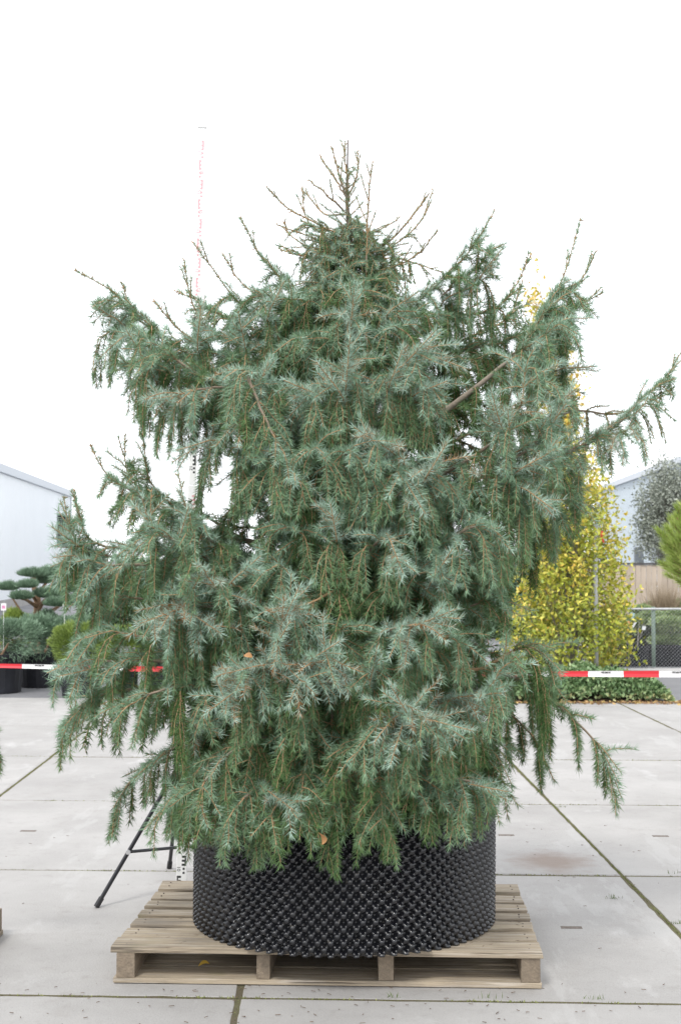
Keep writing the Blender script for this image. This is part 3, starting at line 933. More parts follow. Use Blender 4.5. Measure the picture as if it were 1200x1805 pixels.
limbs = [
 # upper left
 dict(pts=[(610, 640, 0), (540, 540, -.05), (500, 500, -.1), (462, 455, -.12), (428, 391, -.15)], bare=.26, hang=.26, gla=.45),
 dict(pts=[(610, 660, 0), (520, 560, -.15), (440, 510, -.25), (400, 455, -.28)], bare=.2, hang=.28, gla=.5),
 dict(pts=[(610, 660, 0), (500, 580, 0), (430, 540, 0), (385, 485, -.02), (348, 434, -.05)], bare=.3, hang=.26, gla=.45),
 dict(pts=[(610, 700, 0), (480, 620, -.1), (380, 590, -.15), (340, 530, -.2), (327, 463, -.2)], bare=.32, hang=.26, gla=.5, cover=.9),
 dict(pts=[(610, 690, 0), (470, 600, .15), (390, 560, .2), (340, 530, .2), (310, 515, .2)], bare=.12, hang=.28, gla=.4),
 dict(pts=[(610, 730, 0), (440, 650, -.2), (345, 600, -.3), (310, 575, -.32), (277, 533, -.35)], bare=.22, hang=.3, gla=.5),
 # the long limb reaching out top left
 dict(pts=[(608, 800, 0), (470, 720, -.08), (370, 650, -.1), (300, 600, -.1), (240, 560, -.1), (190, 505, -.12), (137, 471, -.15)], bare=.17, hang=.2, gla=.45, r=.018, width=.6),
 dict(pts=[(420, 690, -.1), (330, 650, -.12), (270, 580, -.15), (225, 540, -.18), (210, 498, -.2)], bare=.1, hang=.24, gla=.5, s0=.1, r=.009),
 dict(pts=[(430, 700, -.1), (330, 670, -.2), (260, 650, -.25), (205, 640, -.3)], bare=.08, hang=.26, gla=.5, s0=.1, r=.009),
 dict(pts=[(400, 660, 0), (300, 620, .05), (230, 575, .08), (165, 545, .1)], bare=.14, hang=.13, gla=.4, s0=.2, r=.008),
 dict(pts=[(608, 830, 0), (450, 720, -.25), (350, 660, -.38), (260, 600, -.42), (205, 590, -.44)], bare=.0, hang=.30, gla=.5, r=.016),
 dict(pts=[(608, 830, 0), (500, 740, -.35), (420, 690, -.5), (340, 690, -.58), (300, 710, -.6)], bare=.0, hang=.28, gla=.52, r=.014),
 dict(pts=[(608, 850, 0), (520, 740, -.4), (450, 660, -.62), (400, 650, -.66)], bare=.0, hang=.34, gla=.5, r=.014),
 dict(pts=[(608, 870, 0), (520, 790, -.4), (440, 740, -.62), (400, 770, -.68)], bare=.0, hang=.30, gla=.5, r=.014),
 dict(pts=[(608, 870, 0), (500, 800, -.1), (400, 730, -.1), (330, 720, -.12), (280, 735, -.12)], bare=.0, hang=.26, gla=.35, r=.012),
 dict(pts=[(608, 850, 0), (500, 760, .15), (400, 680, .25), (300, 660, .3), (250, 670, .3)], bare=.0, hang=.30, gla=.3, r=.014),
 dict(pts=[(430, 650, -.62), (470, 740, -.72), (510, 810, -.76), (535, 850, -.78)], bare=0, hang=.30, gla=.45, s0=.05, r=.010),
 # upper right
 dict(pts=[(612, 640, 0), (700, 560, -.1), (770, 500, -.15), (830, 440, -.2), (872, 371, -.22)], bare=.12, hang=.22, gla=.5, width=.7),
 dict(pts=[(780, 520, -.12), (830, 480, -.1), (860, 440, -.08), (880, 436, -.05)], bare=.08, hang=.15, gla=.4, r=.006, s0=.1),
 dict(pts=[(612, 700, 0), (720, 600, .1), (800, 560, .15), (870, 545, .15), (905, 510, .15), (934, 454, .15)], bare=.2, hang=.22, gla=.35, r=.013),
 dict(pts=[(612, 720, 0), (720, 640, .25), (840, 590, .3), (900, 560, .35), (925, 500, .35)], bare=.15, hang=.24, gla=.3, r=.012),
 # the long bare limb to the upper right
 dict(pts=[(612, 830, 0), (730, 760, -.25), (808, 706, -.35), (870, 655, -.38), (920, 610, -.38), (950, 560, -.36), (985, 500, -.34), (1022, 388, -.32)], bare=.3, hang=.30, gla=.42, r=.027, s0=.42, age=.0, nude=.62),
 dict(pts=[(935, 590, -.38), (975, 540, -.38), (1020, 500, -.36), (1046, 446, -.35)], bare=.2, hang=.18, puff=.1, width=.45, gla=.45, r=.006, s0=.1),
 dict(pts=[(920, 600, -.38), (960, 570, -.3), (1010, 545, -.25), (1058, 516, -.22)], bare=.16, hang=.24, puff=.1, width=.45, gla=.4, r=.007, s0=.1),
 dict(pts=[(900, 625, -.38), (930, 610, -.48), (960, 590, -.55), (990, 570, -.6)], bare=.0, hang=.26, gla=.45, r=.006, s0=.1),
 dict(pts=[(612, 740, 0), (700, 650, -.05), (780, 625, 0), (850, 608, .05), (890, 596, .05), (950, 570, .05), (975, 545, .05)], bare=.05, hang=.32, puff=.15, gla=.3, r=.014, age=0),
 dict(pts=[(612, 800, 0), (720, 700, .15), (850, 640, .2), (940, 620, .2), (1000, 610, .2)], bare=.05, hang=.34, gla=.25, r=.012),
 # far reaching right limb
 dict(pts=[(612, 950, 0), (800, 890, -.2), (930, 830, -.3), (1010, 790, -.35), (1060, 765, -.36), (1100, 735, -.38), (1135, 695, -.38), (1175, 665, -.36), (1202, 618, -.35)], bare=.12, hang=.13, gla=.5, r=.016, s0=.35, width=.6, step=.045),
 dict(pts=[(1010, 790, -.35), (1060, 770, -.38), (1100, 760, -.42), (1120, 740, -.45)], hang=.16, gla=.55, r=.006, s0=.1),
 dict(pts=[(960, 740, -.2), (1020, 722, -.2), (1080, 728, -.22), (1110, 722, -.25), (1180, 690, -.25)], hang=.10, gla=.3, r=.007, s0=.1, cover=.8, nl=.018),
 # right body
 dict(pts=[(612, 950, 0), (760, 850, -.4), (860, 790, -.6), (920, 720, -.7), (930, 650, -.72)], bare=.0, hang=.34, gla=.52, r=.015),
 dict(pts=[(612, 960, 0), (780, 880, -.4), (900, 810, -.62), (960, 760, -.68), (985, 710, -.7)], hang=.34, gla=.55, r=.015),
 dict(pts=[(612, 980, 0), (760, 900, -.4), (870, 840, -.65), (940, 820, -.75)], hang=.40, gla=.52, r=.015),
 dict(pts=[(612, 990, 0), (780, 920, -.2), (900, 860, -.3), (980, 820, -.32), (1005, 790, -.32)], hang=.42, gla=.42, r=.015),
 dict(pts=[(612, 990, 0), (760, 920, .1), (880, 850, .15), (980, 800, .15), (1005, 770, .15)], hang=.46, gla=.25, r=.014),
 dict(pts=[(612, 900, 0), (760, 800, -.05), (880, 730, -.05), (960, 690, -.05), (1000, 680, -.05)], hang=.34, gla=.32, r=.013),
 dict(pts=[(612, 1050, 0), (780, 960, -.2), (900, 890, -.3), (980, 860, -.3), (1020, 880, -.3)], hang=.42, gla=.35, r=.014),
 dict(pts=[(612, 1080, 0), (760, 1000, .15), (880, 930, .2), (960, 900, .2), (990, 920, .2)], hang=.44, gla=.22, r=.013),
 dict(pts=[(612, 1060, 0), (740, 980, -.5), (830, 930, -.75), (880, 930, -.82)], hang=.42, gla=.45, r=.014),
 # front, high: pale sprays facing the camera
 dict(pts=[(612, 640, 0), (615, 580, -.25), (618, 550, -.4), (620, 545, -.48)], hang=.24, gla=.55, r=.010),
 dict(pts=[(612, 660, 0), (560, 600, -.3), (520, 590, -.45)], hang=.26, gla=.4, r=.010),
 dict(pts=[(612, 660, 0), (670, 590, -.3), (705, 580, -.42)], hang=.26, gla=.38, r=.010),
 dict(pts=[(612, 760, 0), (600, 690, -.4), (610, 660, -.6), (620, 640, -.72)], hang=.3, gla=.62, r=.013),
 dict(pts=[(612, 780, 0), (580, 700, -.4), (560, 690, -.6), (530, 695, -.7)], hang=.3, gla=.6, r=.012),
 dict(pts=[(612, 780, 0), (660, 710, -.4), (700, 660, -.62), (745, 618, -.7)], hang=.28, gla=.62, r=.013),
 dict(pts=[(612, 800, 0), (680, 730, -.45), (720, 700, -.62), (760, 665, -.68)], hang=.3, gla=.55, r=.012),
 dict(pts=[(650, 900, -.1), (760, 850, -.5), (725, 830, -.68), (690, 790, -.76), (655, 753, -.8)], hang=.22, gla=.6, r=.009, s0=.4, age=.9),
 dict(pts=[(612, 950, 0), (690, 870, -.5), (740, 840, -.72), (770, 830, -.8)], hang=.36, gla=.6, r=.013),
 dict(pts=[(612, 950, 0), (680, 860, -.5), (690, 830, -.75), (700, 850, -.85)], hang=.40, gla=.45, r=.013),
 dict(pts=[(612, 900, 0), (560, 820, -.5), (560, 790, -.72), (545, 800, -.82)], hang=.42, gla=.42, r=.013),
 dict(pts=[(612, 930, 0), (610, 850, -.5), (615, 800, -.74), (625, 800, -.82)], hang=.40, gla=.42, r=.013),
 dict(pts=[(612, 960, 0), (540, 880, -.5), (480, 820, -.7), (440, 810, -.76)], hang=.4, gla=.4, r=.013),
 # left lobe, lower
 dict(pts=[(608, 1050, 0), (470, 965, -.1), (400, 950, -.15), (350, 930, -.2), (300, 890, -.25), (265, 850, -.25), (253, 766, -.25)], bare=.16, hang=.22, gla=.42, r=.015, s0=.42),
 dict(pts=[(608, 1080, 0), (430, 980, -.2), (320, 920, -.3), (240, 870, -.35), (190, 840, -.36), (160, 790, -.38)], bare=.14, hang=.26, gla=.45, r=.015),
 dict(pts=[(290, 890, -.28), (250, 860, -.2), (225, 815, -.15), (222, 768, -.12)], bare=.12, hang=.12, gla=.4, r=.006, s0=.1),
 dict(pts=[(608, 1100, 0), (420, 1020, -.25), (280, 970, -.38), (180, 960, -.42), (140, 930, -.43), (125, 862, -.43)], bare=.14, hang=.28, gla=.5, r=.016),
 dict(pts=[(200, 980, -.42), (150, 970, -.45), (118, 930, -.46), (108, 872, -.47)], bare=.1, hang=.2, gla=.5, r=.006, s0=.1),
 dict(pts=[(608, 1120, 0), (420, 1040, -.3), (280, 1000, -.45), (190, 1000, -.5), (128, 985, -.52)], bare=.0, hang=.30, gla=.5, r=.015),
 dict(pts=[(608, 1100, 0), (450, 1010, -.4), (370, 950, -.6), (330, 900, -.66), (318, 842, -.68)], bare=.12, hang=.34, gla=.55, r=.013),
 dict(pts=[(608, 1120, 0), (440, 1030, -.4), (320, 960, -.62), (265, 930, -.68), (260, 870, -.7)], bare=.12, hang=.36, gla=.52, r=.013),
 dict(pts=[(608, 1140, 0), (440, 1080, -.45), (330, 1060, -.66), (290, 1080, -.72), (275, 1100, -.73)], hang=.34, gla=.55, r=.014),
 dict(pts=[(608, 1160, 0), (460, 1090, -.5), (390, 1040, -.75), (360, 1010, -.8)], hang=.36, gla=.6, r=.013),
 dict(pts=[(608, 1160, 0), (420, 1110, -.15), (280, 1060, -.2), (180, 1050, -.22), (130, 1060, -.22)], hang=.36, gla=.35, r=.014),
 dict(pts=[(608, 1160, 0), (420, 1080, .15), (300, 1020, .2), (200, 1000, .2), (150, 1010, .2)], hang=.40, gla=.22, r=.014),
 dict(pts=[(608, 1060, 0), (460, 970, .2), (360, 910, .25), (280, 880, .25), (230, 890, .25)], hang=.30, gla=.25, r=.013),
 dict(pts=[(608, 1200, 0), (430, 1170, -.3), (290, 1130, -.45), (190, 1110, -.5), (130, 1130, -.5)], hang=.34, gla=.42, r=.014),
 dict(pts=[(608, 1220, 0), (440, 1190, -.3), (300, 1170, -.45), (180, 1170, -.52), (100, 1178, -.55)], hang=.28, gla=.48, r=.014),
 dict(pts=[(608, 1240, 0), (440, 1220, -.2), (300, 1210, -.3), (190, 1220, -.35), (130, 1250, -.35), (104, 1290, -.35)], hang=.24, gla=.38, r=.013),
 dict(pts=[(608, 1260, 0), (450, 1230, .15), (330, 1220, .2), (220, 1230, .2), (160, 1260, .2)], hang=.28, gla=.22, r=.012),
 dict(pts=[(608, 1250, 0), (440, 1230, -.4), (330, 1210, -.6), (260, 1230, -.65), (200, 1260, -.68)], hang=.28, gla=.38, r=.012),
 # low left over the tripod
 dict(pts=[(608, 1330, 0), (450, 1320, -.05), (340, 1330, -.1), (250, 1370, -.15), (215, 1420, -.15), (205, 1460, -.15)], hang=.16, gla=.28, r=.011, s0=.3),
 dict(pts=[(608, 1320, 0), (460, 1290, -.3), (360, 1290, -.45), (290, 1330, -.5), (250, 1360, -.5)], hang=.26, gla=.3, r=.012),
 dict(pts=[(608, 1340, 0), (480, 1320, -.35), (390, 1340, -.55), (320, 1400, -.62), (290, 1440, -.62)], hang=.24, gla=.35, r=.011),
 dict(pts=[(608, 1340, 0), (500, 1300, -.45), (430, 1310, -.68), (370, 1370, -.76), (350, 1420, -.78)], hang=.3, gla=.36, r=.011),
 # front, middle and low
 dict(pts=[(608, 1130, 0), (540, 1040, -.5), (500, 1000, -.75), (480, 1010, -.82)], hang=.42, gla=.4, r=.013),
 dict(pts=[(608, 1050, 0), (560, 980, -.5), (520, 930, -.72), (490, 930, -.8)], hang=.42, gla=.38, r=.013),
 dict(pts=[(608, 1100, 0), (640, 1000, -.5), (670, 950, -.76), (680, 950, -.84)], hang=.42, gla=.42, r=.013),
 dict(pts=[(608, 1140, 0), (700, 1050, -.5), (740, 1010, -.72), (770, 1010, -.8)], hang=.42, gla=.42, r=.013),
 dict(pts=[(680, 1120, -.2), (620, 1045, -.62), (560, 1060, -.76), (510, 1075, -.84), (520, 1060, -.86)], hang=.30, gla=.38, r=.008, s0=.2, age=.9),
 dict(pts=[(608, 1250, -.1), (500, 1230, -.65), (470, 1190, -.80), (490, 1130, -.88), (520, 1062, -.92)], bare=.0, hang=.22, gla=.68, r=.009, s0=.5, age=.8),
 dict(pts=[(500, 1220, -.65), (450, 1180, -.84), (425, 1190, -.9), (440, 1160, -.93)], hang=.26, gla=.68, r=.007, s0=.2),
 dict(pts=[(520, 1240, -.65), (545, 1180, -.86), (560, 1160, -.92)], hang=.24, gla=.7, r=.007, s0=.2),
 dict(pts=[(608, 1200, 0), (560, 1150, -.6), (590, 1110, -.82), (600, 1100, -.88)], hang=.38, gla=.36, r=.012),
 dict(pts=[(608, 1200, 0), (660, 1140, -.6), (690, 1110, -.82), (730, 1100, -.90), (760, 1092, -.93)], hang=.30, gla=.58, r=.012),
 dict(pts=[(608, 1220, 0), (700, 1170, -.5), (780, 1130, -.7), (820, 1140, -.78)], hang=.36, gla=.38, r=.012),
 dict(pts=[(608, 1230, 0), (640, 1190, -.6), (660, 1180, -.82), (665, 1200, -.9)], hang=.36, gla=.34, r=.012),
 dict(pts=[(608, 1290, 0), (700, 1290, -.6), (700, 1265, -.85), (740, 1262, -.93), (770, 1275, -.96)], hang=.30, gla=.66, r=.010, s0=.4),
 dict(pts=[(700, 1290, -.3), (780, 1240, -.65), (810, 1230, -.72), (835, 1225, -.75)], hang=.26, gla=.62, r=.009, s0=.3, age=.6),
 dict(pts=[(700, 1330, -.3), (790, 1320, -.6), (830, 1280, -.7), (870, 1190, -.74), (900, 1150, -.75)], hang=.24, gla=.42, r=.008, s0=.45, cover=.8),
 dict(pts=[(608, 1300, 0), (560, 1270, -.5), (530, 1280, -.75), (500, 1310, -.82)], hang=.32, gla=.3, r=.011),
 dict(pts=[(608, 1330, 0), (620, 1310, -.5), (630, 1310, -.74), (640, 1340, -.80)], hang=.34, gla=.26, r=.011, browns=.12),
 dict(pts=[(608, 1350, 0), (560, 1350, -.5), (540, 1370, -.72), (545, 1420, -.76)], hang=.22, gla=.22, r=.010, browns=.1),
 dict(pts=[(608, 1350, 0), (690, 1340, -.5), (730, 1370, -.72), (740, 1400, -.76)], hang=.24, gla=.24, r=.010, browns=.25),
 dict(pts=[(608, 1340, 0), (490, 1370, -.6), (440, 1400, -.76), (400, 1450, -.80)], hang=.26, gla=.34, r=.010),
 dict(pts=[(608, 1350, 0), (520, 1380, -.6), (490, 1410, -.76), (470, 1450, -.80)], hang=.26, gla=.28, r=.010),
 dict(pts=[(608, 1370, 0), (700, 1390, -.6), (800, 1375, -.72), (850, 1388, -.74), (872, 1384, -.74)], hang=.22, gla=.36, r=.009, s0=.3, browns=.1),
 dict(pts=[(608, 1360, 0), (690, 1380, -.55), (770, 1400, -.70), (800, 1420, -.72)], hang=.20, gla=.28, r=.009, s0=.3, browns=.12),
 dict(pts=[(608, 1280, 0), (720, 1240, -.2), (800, 1250, -.3), (850, 1290, -.32), (870, 1330, -.32)], hang=.24, gla=.2, r=.010, browns=.1, cover=.85),
 # lower right
 dict(pts=[(608, 1200, 0), (740, 1180, -.3), (840, 1180, -.4), (880, 1160, -.42), (925, 1140, -.44), (965, 1160, -.45), (985, 1200, -.45)], hang=.38, gla=.34, r=.013, s0=.5, age=.7),
 dict(pts=[(608, 1200, 0), (740, 1160, .1), (850, 1150, .15), (930, 1180, .15), (985, 1215, .15)], hang=.34, gla=.2, r=.012, s0=.3),
 dict(pts=[(608, 1210, 0), (760, 1190, -.15), (880, 1190, -.2), (960, 1230, -.22), (1020, 1280, -.24), (1055, 1320, -.24), (1072, 1370, -.24)], hang=.28, gla=.3, r=.012, s0=.42, cover=.85),
 dict(pts=[(608, 1230, 0), (780, 1230, -.05), (880, 1250, -.05), (940, 1300, -.05), (960, 1360, -.05)], hang=.14, gla=.15, r=.011, s0=.4, cover=.8),
 dict(pts=[(608, 1150, 0), (740, 1100, -.3), (850, 1060, -.45), (890, 1060, -.5)], hang=.30, gla=.34, r=.012),
 dict(pts=[(608, 1130, 0), (740, 1060, .1), (840, 1010, .2), (900, 1010, .2)], hang=.34, gla=.2, r=.012),
]
for l in limbs:
    if l.get('bare', 0) > 0:            # outline limbs: fuller and rounder
        l.setdefault('puff', .65); l.setdefault('step', .047); l['hang'] = l['hang'] * .88
        l.setdefault('cover_top', .85); l['gla'] = l.get('gla', .35) + .04
    grow(**l)

# --- limbs deeper in the crown and on the far side
def Rmax(z, side):
    if side < 0:
        return np.interp(z, [.7, 1.0, 1.3, 1.7, 1.85, 1.98, 2.1, 2.35, 2.6, 2.8, 3.0, 3.2], [.75, 1.0, 1.05, 1.05, .8, .5, .55, .8, .75, .5, .35, .1])
    return np.interp(z, [.7, 1.0, 1.3, 1.6, 1.8, 2.1, 2.5, 2.75, 2.9, 3.0, 3.2], [.6, .8, .78, .75, .85, .85, .78, .6, .4, .32, .1])
nb = 72
for k in range(nb):
    z = .82 + (2.85 - .82) * ((k + .5) / nb)
    a = k * 2.39996 + .3
    ca, sa = math.cos(a), math.sin(a)
    rs = Rmax(z, ca)
    rf = (.62 if sa < 0 else .80) * (1.0 if z < 2.3 else 1.0 - (z - 2.3) * .9)
    R_ = 1 / math.sqrt((ca / rs) ** 2 + (sa / rf) ** 2)
    R_ *= random.uniform(.72, .92)
    tr = tp[np.argmin(abs(tp[:, 2] - z))]
    p0 = np.array([tr[0], tr[1], z - .12])
    d = np.array([ca, sa, 0])
    p1 = p0 + d * R_ * .5 + UP * (.10 + .08 * (z > 2))
    p2 = p0 + d * R_ * .85 + UP * .12
    p3 = p0 + d * R_ + UP * (.06 if z < 2.2 else .16)
    right_gap = ca > .35 and z > 2.2 and sa > -.3
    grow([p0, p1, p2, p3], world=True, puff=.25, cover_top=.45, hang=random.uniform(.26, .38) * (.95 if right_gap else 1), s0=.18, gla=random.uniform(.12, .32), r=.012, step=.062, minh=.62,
         cover=1 if right_gap else 1.0)
for k in range(34):
    a = 2 * math.pi * k / 34 + random.uniform(-.07, .07)
    if k % 2: z0, rr, ze_ = 1.02, random.uniform(.62, .74), .72
    else: z0, rr, ze_ = .86, random.uniform(.66, .78), random.uniform(.62, .74)
    d = np.array([math.cos(a), math.sin(a), 0]); p0 = np.array([POTC[0], POTC[1], z0])
    if math.cos(a) > .55: rr *= .85; ze_ += .08
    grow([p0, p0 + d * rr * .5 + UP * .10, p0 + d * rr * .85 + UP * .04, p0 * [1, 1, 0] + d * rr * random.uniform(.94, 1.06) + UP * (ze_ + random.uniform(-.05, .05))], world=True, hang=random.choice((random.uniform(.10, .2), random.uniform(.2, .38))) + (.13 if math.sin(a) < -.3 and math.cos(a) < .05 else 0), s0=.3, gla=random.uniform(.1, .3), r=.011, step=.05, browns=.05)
# pale young sprays that stand out of the front of the crown: (px, py, dy, heading in degrees, size)
for (px, py, dy, hd, sz) in [(620, 560, -.50, 85, 1), (545, 690, -.72, 160, .9), (612, 655, -.74, 85, 1.1), (590, 680, -.74, 130, .9), (715, 640, -.72, 45, 1.3), (690, 670, -.72, 70, 1), (745, 690, -.70, 20, .8),
      (680, 790, -.78, 150, 1.2), (755, 835, -.80, 60, 1.1), (720, 860, -.82, -60, 1), (900, 790, -.72, 100, 1.2), (930, 820, -.76, 30, 1.1), (880, 745, -.72, 110, 1), (965, 760, -.68, 60, 1), (935, 870, -.76, -40, .9),
      (450, 690, -.62, 60, 1), (360, 780, -.60, 200, .9), (430, 790, -.68, -10, 1), (300, 700, -.55, 190, .8), (250, 625, -.45, 120, .9), (480, 540, -.30, 60, .9), (350, 590, -.40, 80, .9),
      (330, 1060, -.72, 60, 1.2), (300, 1080, -.72, 200, 1), (350, 1090, -.72, -30, .9), (420, 1015, -.78, 40, 1), (265, 930, -.66, 100, 1), (320, 940, -.66, 70, .9), (135, 960, -.50, 140, .9),
      (500, 1095, -.92, 65, 1.2), (480, 1150, -.92, 60, 1.2), (450, 1175, -.93, 190, 1.1), (420, 1215, -.92, 215, 1.1), (545, 1165, -.92, 35, 1.2), (510, 1180, -.90, -40, 1), (740, 1100, -.92, 25, 1.2), (720, 1120, -.90, -100, .9),
      (720, 1262, -.95, 120, 1.2), (760, 1270, -.96, -10, 1.2), (705, 1290, -.92, -110, 1), (820, 1228, -.76, 10, 1.1), (160, 1180, -.55, 190, 1), (340, 1275, -.62, -15, 1), (480, 1400, -.80, -30, 1), (840, 1385, -.74, -5, .9),
      (690, 960, -.86, -70, 1), (200, 560, -.15, 150, .7), (240, 640, -.25, 190, .8), (860, 470, -.2, 50, .7), (800, 520, -.15, 20, .8), (950, 620, -.42, 60, 1), (990, 560, -.36, 40, .8), (900, 690, -.45, 80, .9), (1000, 650, -.3, 0, .8), (700, 540, -.4, 30, .8), (430, 600, -.35, 100, .9), (590, 930, -.82, 100, .8), (770, 1010, -.80, 60, .9), (655, 1190, -.88, 80, .8)]:
    c = W(px, py, TY + dy); h = R(hd)
    main = norm(np.array([math.cos(h), -.75, math.sin(h)]))
    lb = Limb(); root_ = c - main * .10 * sz + np.array([0, .16, -.03])
    lb.add(catmull([root_, c - main * .05, c + main * .07 * sz, c + main * .15 * sz], 8), .0042, .0018, .9, ND * 1.15, .036, .86)
    for q in range(int(7 * sz) + 2):
        f = random.uniform(.25, .9); b_ = root_ * (1 - f) + (c + main * .1 * sz) * f
        d_ = norm(main * random.uniform(.5, .9) + norm(RNG.normal(size=3)) * .75)
        lb.add(droop_line(b_, d_, random.uniform(.07, .13) * sz, -.03, .16, 5, .04), .0028, .0017, .9, ND * 1.15, .036, random.uniform(.66, .92))
    for q in range(3):
        branchlet(lb, root_ * .5 + c * .5, main * .5 + DOWN * .5 + RNG.normal(0, .3, 3), random.uniform(.15, .28), .9, .45, .032)
    emit(lb, spruce, SO)
print("needle tris", TRI[0])

# dry leaves caught in the branches
def leaf_mesh(L=.05, Wd=.02):
    v = []; f = []
    n = 7
    for i in range(n):
        t = i / (n - 1)
        w = Wd * math.sin(math.pi * min(1, t * .93 + .05)) ** .8
        zc = .25 * L * math.sin(t * 2.4)
        v += [(t * L, -w, zc + w * .4), (t * L, 0, zc), (t * L, w, zc + w * .5)]
    for i in range(n - 1):
        a = i * 3
        f += [(a, a + 3, a + 4, a + 1), (a + 1, a + 4, a + 5, a + 2)]
    me = bpy.data.meshes.new("fallen_leaf"); me.from_pydata(v, [], f); me.update(); return me
M_leafy = mat("yellow_leaf", (0.62, 0.40, 0.06), .6, var=.15, scale=30)
M_leafb = mat("brown_leaf", (0.42, 0.22, 0.09), .7, var=.2, scale=30)
def put_leaf(p, rot, m, label, s=1):
    me = leaf_mesh(.045 * s, .017 * s)
    o = link("fallen_leaf", me, m, None, label=label, cat="leaf")
    o.location = p; o.rotation_euler = rot
    return o
put_leaf(tuple(W(350, 1702, 5.88) * [1, 1, 0] + [0, 0, .026]), (0.1, 0, .2), M_leafy, "yellow leaf lying on the bottom board inside the left pallet opening", 1.0)
put_leaf(tuple(W(561, 1468, TY - .93)), (0.5, 1.2, 1.2), M_leafb, "curled brown leaf caught in the lowest needles above the pot", 1.2)
put_leaf(tuple(W(430, 1156, TY - .95)), (.8, .3, .2), M_leafb, "small tan leaf caught in the needles left of the pale spray", .7)
put_leaf(tuple(W(505, 1802, 5.16) * [1, 1, 0] + [0, 0, .004]), (0.1, .1, 2.2), M_leafb, "brown leaf on the slab at the bottom edge of the photo", .6)

# ================================================================== MEASURING STAFF + TRIPOD
def staff():
    foot = np.array([-0.795, 7.22, 0.0]); topx = W(357, 225, 7.22)
    Ht = topx[2]
    root = empty("measuring_staff", tuple(foot), 0, label="tall telescopic white measuring staff with black and red E marks behind the spruce", cat="measuring staff")
    lean = math.atan2(topx[0] - foot[0], Ht)
    root.rotation_euler = (0, lean, 0)
    secs = [(0.0, 1.15, .050), (1.15, 2.05, .042), (2.05, 2.95, .035), (2.95, Ht, .028)]
    for k, (a, b, w) in enumerate(secs):
        s = MB().box(-w / 2, w / 2, -.012 + .0015 * k, .012 - .0015 * k, a + .002, b).build("staff_section", M_staff, root, bevel=.002)
        yf = -.012 + .0015 * k - .0006
        blk = MB(); red = MB()
        dm = int(math.ceil(a * 10)); 
        while dm / 10 + .1 <= b:
            z = dm / 10
            tgt = blk if (dm // 10) % 2 == 0 else red
            side = 1 if dm % 2 == 0 else -1
            x0_, x1_ = (-w / 2 + .003, -w / 2 + .003 + w * .42) if side > 0 else (w / 2 - .003 - w * .42, w / 2 - .003)
            sp = (x0_, x0_ + .007) if side > 0 else (x1_ - .007, x1_)
            tgt.box(sp[0], sp[1], yf, yf + .0005, z + .05, z + .10)
            for q in (.05, .07, .09):
                tgt.box(x0_ + (.0075 if side > 0 else 0), x1_ - (.0075 if side < 0 else 0), yf, yf + .0005, z + q, z + q + .01)
            for q in (.01, .03):
                tgt.box((x0_ + x1_) / 2 - .005, (x0_ + x1_) / 2 + .005, yf, yf + .0005, z + q, z + q + .01)
            # decimetre figure, turned on its side beside the mark
            cu = bpy.data.curves.new("figure", 'FONT'); cu.body = "%02d" % dm; cu.size = .026; cu.align_x = 'CENTER'; cu.align_y = 'CENTER'
            to = bpy.data.objects.new("figure_tmp", cu); me = bpy.data.meshes.new_from_object(to)
            bpy.data.objects.remove(to)
            t_ = link("staff_figure", me, M_inkb if (dm // 10) % 2 == 0 else M_inkr, s)
            t_.location = (side * w * .24, yf - .0003, z + .035); t_.rotation_euler = (R(90), R(-90), 0)
            dm += 1
        if blk.v: blk.build("black_graduation", M_inkb, s, kind="stuff")
        if red.v: red.build("red_graduation", M_inkr, s, kind="stuff")
    MB().box(-.028, .028, -.016, .016, 1.13, 1.16).build("section_collar", M_metalblack, root)
    MB().box(-.022, .022, -.012, .014, Ht, Ht + .03).build("top_cap", M_staff, root)
    return foot
sf = staff()
def tripod():
    hub = np.array([sf[0] - .005, sf[1] + .05, .66])
    root = empty("staff_tripod", (hub[0], hub[1], 0), 0, label="black folding metal tripod holding the white measuring staff left of the pallet", cat="tripod")
    o = np.array([hub[0], hub[1], 0])
    feet = [W(172, 1594, 6.97), W(299, 1527, 7.83), np.array([hub[0] + .47, hub[1] - .04, 0.0])]
    cen = hub + np.array([0, 0, -.43])
    for f_ in feet:
        f_ = f_ * [1, 1, 0] + [0, 0, .012]
        lg = MB().tube([tuple(hub - o + [0, 0, -.0]), tuple(f_ - o)], [.0105, .0105], 8).build("leg", M_metalblack, root, smooth=False)
        MB().tube([tuple(f_ - o + (hub - f_) * .05), tuple(f_ - o + (f_ - hub) * .012)], [.014, .0145], 8).build("rubber_foot", M_inkb, lg)
        m_ = f_ + (hub - f_) * .36
        MB().tube([tuple(cen - o), tuple(m_ - o)], [.0085, .0085], 6).build("brace", M_metalblack, root)
        MB().tube([tuple(m_ - o + [0, -.016, 0]), tuple(m_ - o + [0, .016, 0])], .012, 8).build("hinge", M_staffback, root)
    MB().tube([tuple(cen - o + [0, 0, -.03]), tuple(hub - o + [0, 0, .25])], .014, 8).build("centre_tube", M_metalblack, root)
    MB().lathe([(.001, .60), (.035, .60), (.04, .63), (.035, .70), (.001, .70)], 12).build("hub", M_metalblack, root)
tripod()

